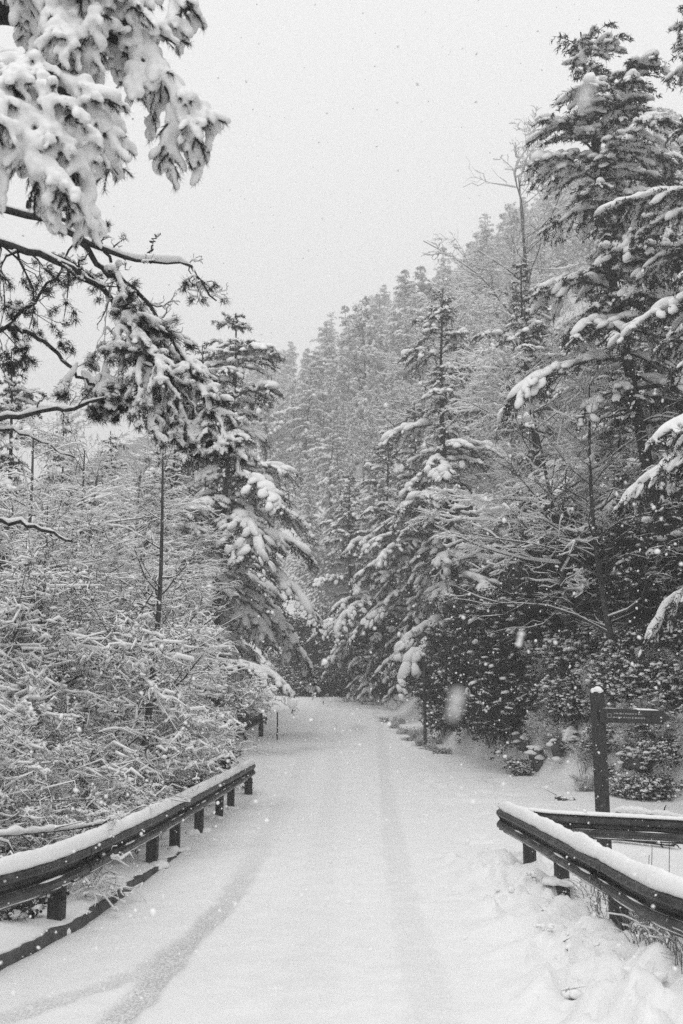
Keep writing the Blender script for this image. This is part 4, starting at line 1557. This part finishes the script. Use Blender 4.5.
for u, v, Y, r, lab in ((545, 757, 22.6, 0.43, 'dark snow-topped rock outcrop at the foot of the bank left of the signpost'),
                        (575, 742, 21.6, 0.50, 'rock outcrop close left of the signpost, snow filling its ledges'),
                        (618, 735, 19.6, 0.40, 'rock outcrop just right of the signpost below its arm'),
                        (528, 742, 24.0, 0.35, 'small rock at the left end of the outcrops on the bank'),
                        (655, 760, 17.6, 0.38, 'rock at the right edge beyond the bare guard rail'),
                        (567, 800, 15.8, .16, 'small dark stone poking from the snow beside the signpost')):
    rock(u, v, Y, r, lab)

for k, (u, v, r) in enumerate(((512, 893, .13), (575, 948, .17), (548, 918, .12), (600, 960, .15), (640, 985, .17), (590, 990, .13), (560, 905, .10), (530, 890, .11),
                               (620, 1000, .12), (660, 1010, .15), (545, 940, .08), (515, 860, .08))):
    p = on_plane(u, v, .1)
    mb = MB()
    r *= .62
    for q in range(5):
        v_, f_ = chunk(20, r * np.array([.8, .7, .55]) * rng.uniform(.45, 1.))
        mb.add(v_ + rng.normal(size=3) * r * [.8, .8, .12], f_)
    o = mb.build('snow_clod', M_SNOW_FINE)
    o.location = (p[0], p[1], ground_height(p[0], p[1]) + r * .1)
    tag(o, 'lump of broken ploughed snow lying by the right guard rail posts', 'snow lump', 'snow lumps by the right rail')

# fallen branch beside the signpost
for (pts_, r, lab) in (([(615, 785, 17.5), (645, 790, 17.2), (683, 803, 16.8), (720, 812, 16.5)], .045, 'snow-topped fallen branch lying right of the signpost'),
                       ([(608, 798, 15.6), (640, 801, 15.4), (672, 806, 15.2)], .03, 'thin dark fallen branch in the snow above the bare guard rail')):
    P = np.array([at(*p) for p in pts_])
    for i in range(len(P)):
        P[i, 2] = ground_height(P[i, 0], P[i, 1]) + .06
    P = interp_poly(P, 24)
    root = thing('fallen_branch', lab, 'branch', None, tuple(P[0]))
    Q = (P - P[0])[None]
    R = np.full((1, 24), r)
    mb, sn = MB(), MB()
    mb.tubes(Q, R, 7)
    t2 = grow(Q, R, 7, .1, 1, .2, 50, .2, K=5, wig=.2)
    mb.tubes(*t2, 4)
    mb.build('wood', M_BARK, root)
    tube_snow(sn, Q, R, .03, 6)
    tube_snow(sn, *t2, .01)
    sn.build('snow', M_SNOW, root)
# long bent twig behind the left rail
P = interp_poly([at(-40, 838, 8.6), at(30, 833, 9.2), at(90, 826, 10.), at(130, 815, 11)], 24)
root = thing('bent_branch', 'long thin snow-covered branch stretched low behind the left guard rail', 'branch', None, tuple(P[0]))
mb, sn = MB(), MB()
Q = (P - P[0])[None]
R = np.full((1, 24), .014)
mb.tubes(Q, R, 6)
t2 = grow(Q, R, 9, .1, 1, .18, 45, .1, K=5, wig=.2)
mb.tubes(*t2, 4)
mb.build('wood', M_TWIG, root)
tube_snow(sn, Q, R, .014, 6)
tube_snow(sn, *t2, .008)
sn.build('snow', M_SNOW, root)

# dry grass and bramble in the dip behind the right rail
mb, sn = MB(), MB()
n = 2600
gx_ = rng.uniform(2.15, 3.6, n)
gy_ = rng.uniform(4.8, 9.8, n)
gz_ = height(gx_, gy_)
az = rng.uniform(0, 2 * PI, n)
L = rng.uniform(.12, .48, n)
kk = np.linspace(0, 1, 5)
o = np.stack([np.cos(az), np.sin(az), az * 0], -1)
P = np.stack([gx_, gy_, gz_ - .03], -1)[:, None] + o[:, None] * (L[:, None] * (rng.uniform(.2, .8, n)[:, None] * kk ** 1.6))[..., None] + UP * (L[:, None] * (kk - .45 * kk ** 2.2))[..., None]
mb.tubes(P, np.tile(.0042 * (1 - .7 * kk), (n, 1)), 3)
g = mb.build('dry_grass', M_GRASS)
g['kind'] = 'stuff'
g['label'] = 'tangle of dry grass and stalks in the dip behind the right guard rail'
tube_snow(sn, P[:500], np.tile(.004 * (1 - .7 * kk), (500, 1)), .006)
g2 = sn.build('grass_snow', M_SNOW)
g2['kind'] = 'stuff'
# twiggy stems seen below the rail
for (x, y, s) in ((2.75, 8.6, .55), (2.7, 7.4, .5), (3.05, 9.6, .45), (2.62, 6.6, .5)):
    arching.put(0, x, y, R_.uniform(0, 6), s * .28, 'small dry twig clump under the right guard rail', 'dry twig clumps under the right rail')
# a few stalks standing by the bare rail
for k, (u, v0, v1, Y) in enumerate(((652, 845, 872, 12.4), (670, 838, 875, 12.6), (648, 855, 864, 12.2))):
    b, t_ = at(u, v1, Y), at(u + 2, v0, Y)
    z = ground_height(b[0], Y)
    mb = MB()
    mb.tubes(np.array([[0, 0, -.05], [.01, 0, .15], [-.01, 0, .26], [.02, 0, max(.3, t_[2] - z)]]), np.array([.006, .006, .005, .004]), 5)
    o = mb.build('dry_stalk', M_TWIG)
    o.location = (b[0], Y, z)
    tag(o, 'thin dry stalk sticking up through the snow beside the bare guard rail', 'stalk', 'dry stalks by the bare rail')

# ---------------------------------------------------------------- falling snow
rng = np.random.default_rng(111)
n = 8500
Yf = 3.5 + 21 * rng.random(n) ** .8
uf = rng.uniform(-60, 745, n)
vf = 1000 - 1000 * rng.random(n) ** 1.25
C = np.stack([(uf - 341.5) / F * Yf * 1.0, Yf, CAM_Z + Yf * (SP + CP * (512 - vf) / F) / (CP - SP * (512 - vf) / F)], -1)
C = C[(vf > 330) | (rng.random(n) < .22)]
C = C[C[:, 2] > .1 + .06 * np.clip(C[:, 1] - 20, 0, None)]
r = rng.uniform(.003, .0085, len(C)) * np.where(rng.random(len(C)) < .06, 1.7, 1)
mb = MB()
ax = rng.normal(size=C.shape)
mb.blobs(C, ax, np.stack([r * rng.uniform(.8, 1.7, len(C)), r, r * 1.3], -1), 0)
near = [(455, 706, .75, .0055), (585, 95, .6, .005), (380, 560, 2.2, .009), (520, 640, 2.0, .008), (325, 604 + 300, 2.4, .007)]
for u, v, Y, q in near:
    c = at(u, v, Y)
    mb.blobs(np.array([c, c + [q * .5, 0, q * 1.3], c + [-q * .3, 0, -q * 1.2]]), rng.normal(size=(3, 3)), np.array([[q, q * .7, q * 1.1]] * 3) * .8, 1)
fl = mb.build('falling_snow', M_SNOW_FINE)
fl['kind'] = 'stuff'
fl['label'] = 'snowflakes falling through the air'

# ---------------------------------------------------------------- haze, sky, sun, camera
m = bpy.data.materials.new('snow_haze')
m.use_nodes = True
nt = m.node_tree
nt.nodes.clear()
out = N(nt, 'ShaderNodeOutputMaterial')
pv = N(nt, 'ShaderNodeVolumePrincipled')
pv.inputs['Color'].default_value = grey(.97)
pv.inputs['Density'].default_value = .0028
pv.inputs['Anisotropy'].default_value = .3
nt.links.new(pv.outputs[0], out.inputs['Volume'])
zlo, zhi = float(GZ.min()) - 1.0, 135.0
zhi = max(zhi, float(GZ.max()) + 22)
bm = MB()
bm.box((10, 220, (zlo + zhi) / 2), (660, 500, zhi - zlo))
hz = bm.build('haze', m, smooth=False)
hz['kind'] = 'stuff'

w = bpy.data.worlds.new('World')
S.world = w
w.use_nodes = True
nt = w.node_tree
bg = nt.nodes['Background']
SUN_EL, SUN_AZ = math.radians(76), math.radians(200)
sky = N(nt, 'ShaderNodeTexSky', sky_type='NISHITA')
sky.sun_disc = False
sky.sun_elevation = SUN_EL
sky.sun_rotation = SUN_AZ
sky.dust_density = 4
bw = N(nt, 'ShaderNodeRGBToBW')
nt.links.new(sky.outputs[0], bw.inputs[0])
mx = N(nt, 'ShaderNodeMix', data_type='FLOAT')
mx.inputs['Factor'].default_value = .85          # closed cloud layer: nearly even grey-white
nt.links.new(bw.outputs[0], mx.inputs['A'])
mx.inputs['B'].default_value = 11.0
nt.links.new(mx.outputs['Result'], bg.inputs['Color'])
bg.inputs['Strength'].default_value = .10
sl_ = bpy.data.lights.new('sun', 'SUN')
sl_.energy = .9
sl_.angle = math.radians(40)
so = bpy.data.objects.new('sun', sl_)
COL.objects.link(so)
dv = Vector((math.sin(SUN_AZ) * math.cos(SUN_EL), math.cos(SUN_AZ) * math.cos(SUN_EL), math.sin(SUN_EL)))
so.rotation_euler = dv.to_track_quat('Z', 'Y').to_euler()

cam = bpy.data.cameras.new('camera')
co = bpy.data.objects.new('camera', cam)
COL.objects.link(co)
co.location = (0, 0, CAM_Z)
co.rotation_euler = (PI / 2 + PITCH, 0, 0)
cam.sensor_fit = 'VERTICAL'
cam.sensor_height = 36
cam.sensor_width = 24
cam.lens = F / 1024 * 36
cam.clip_end = 2000
cam.clip_start = .05
cam.dof.use_dof = True
cam.dof.focus_distance = 14
cam.dof.aperture_fstop = 2.8
S.camera = co

S.view_settings.view_transform = 'Standard'
S.view_settings.look = 'None'
S.view_settings.gamma = 1
S.view_settings.exposure = 0.06
S.render.engine = 'CYCLES'
S.cycles.max_bounces = 4
S.cycles.diffuse_bounces = 3
S.cycles.glossy_bounces = 2
S.cycles.transmission_bounces = 2
S.cycles.volume_bounces = 1
S.cycles.use_denoising = False
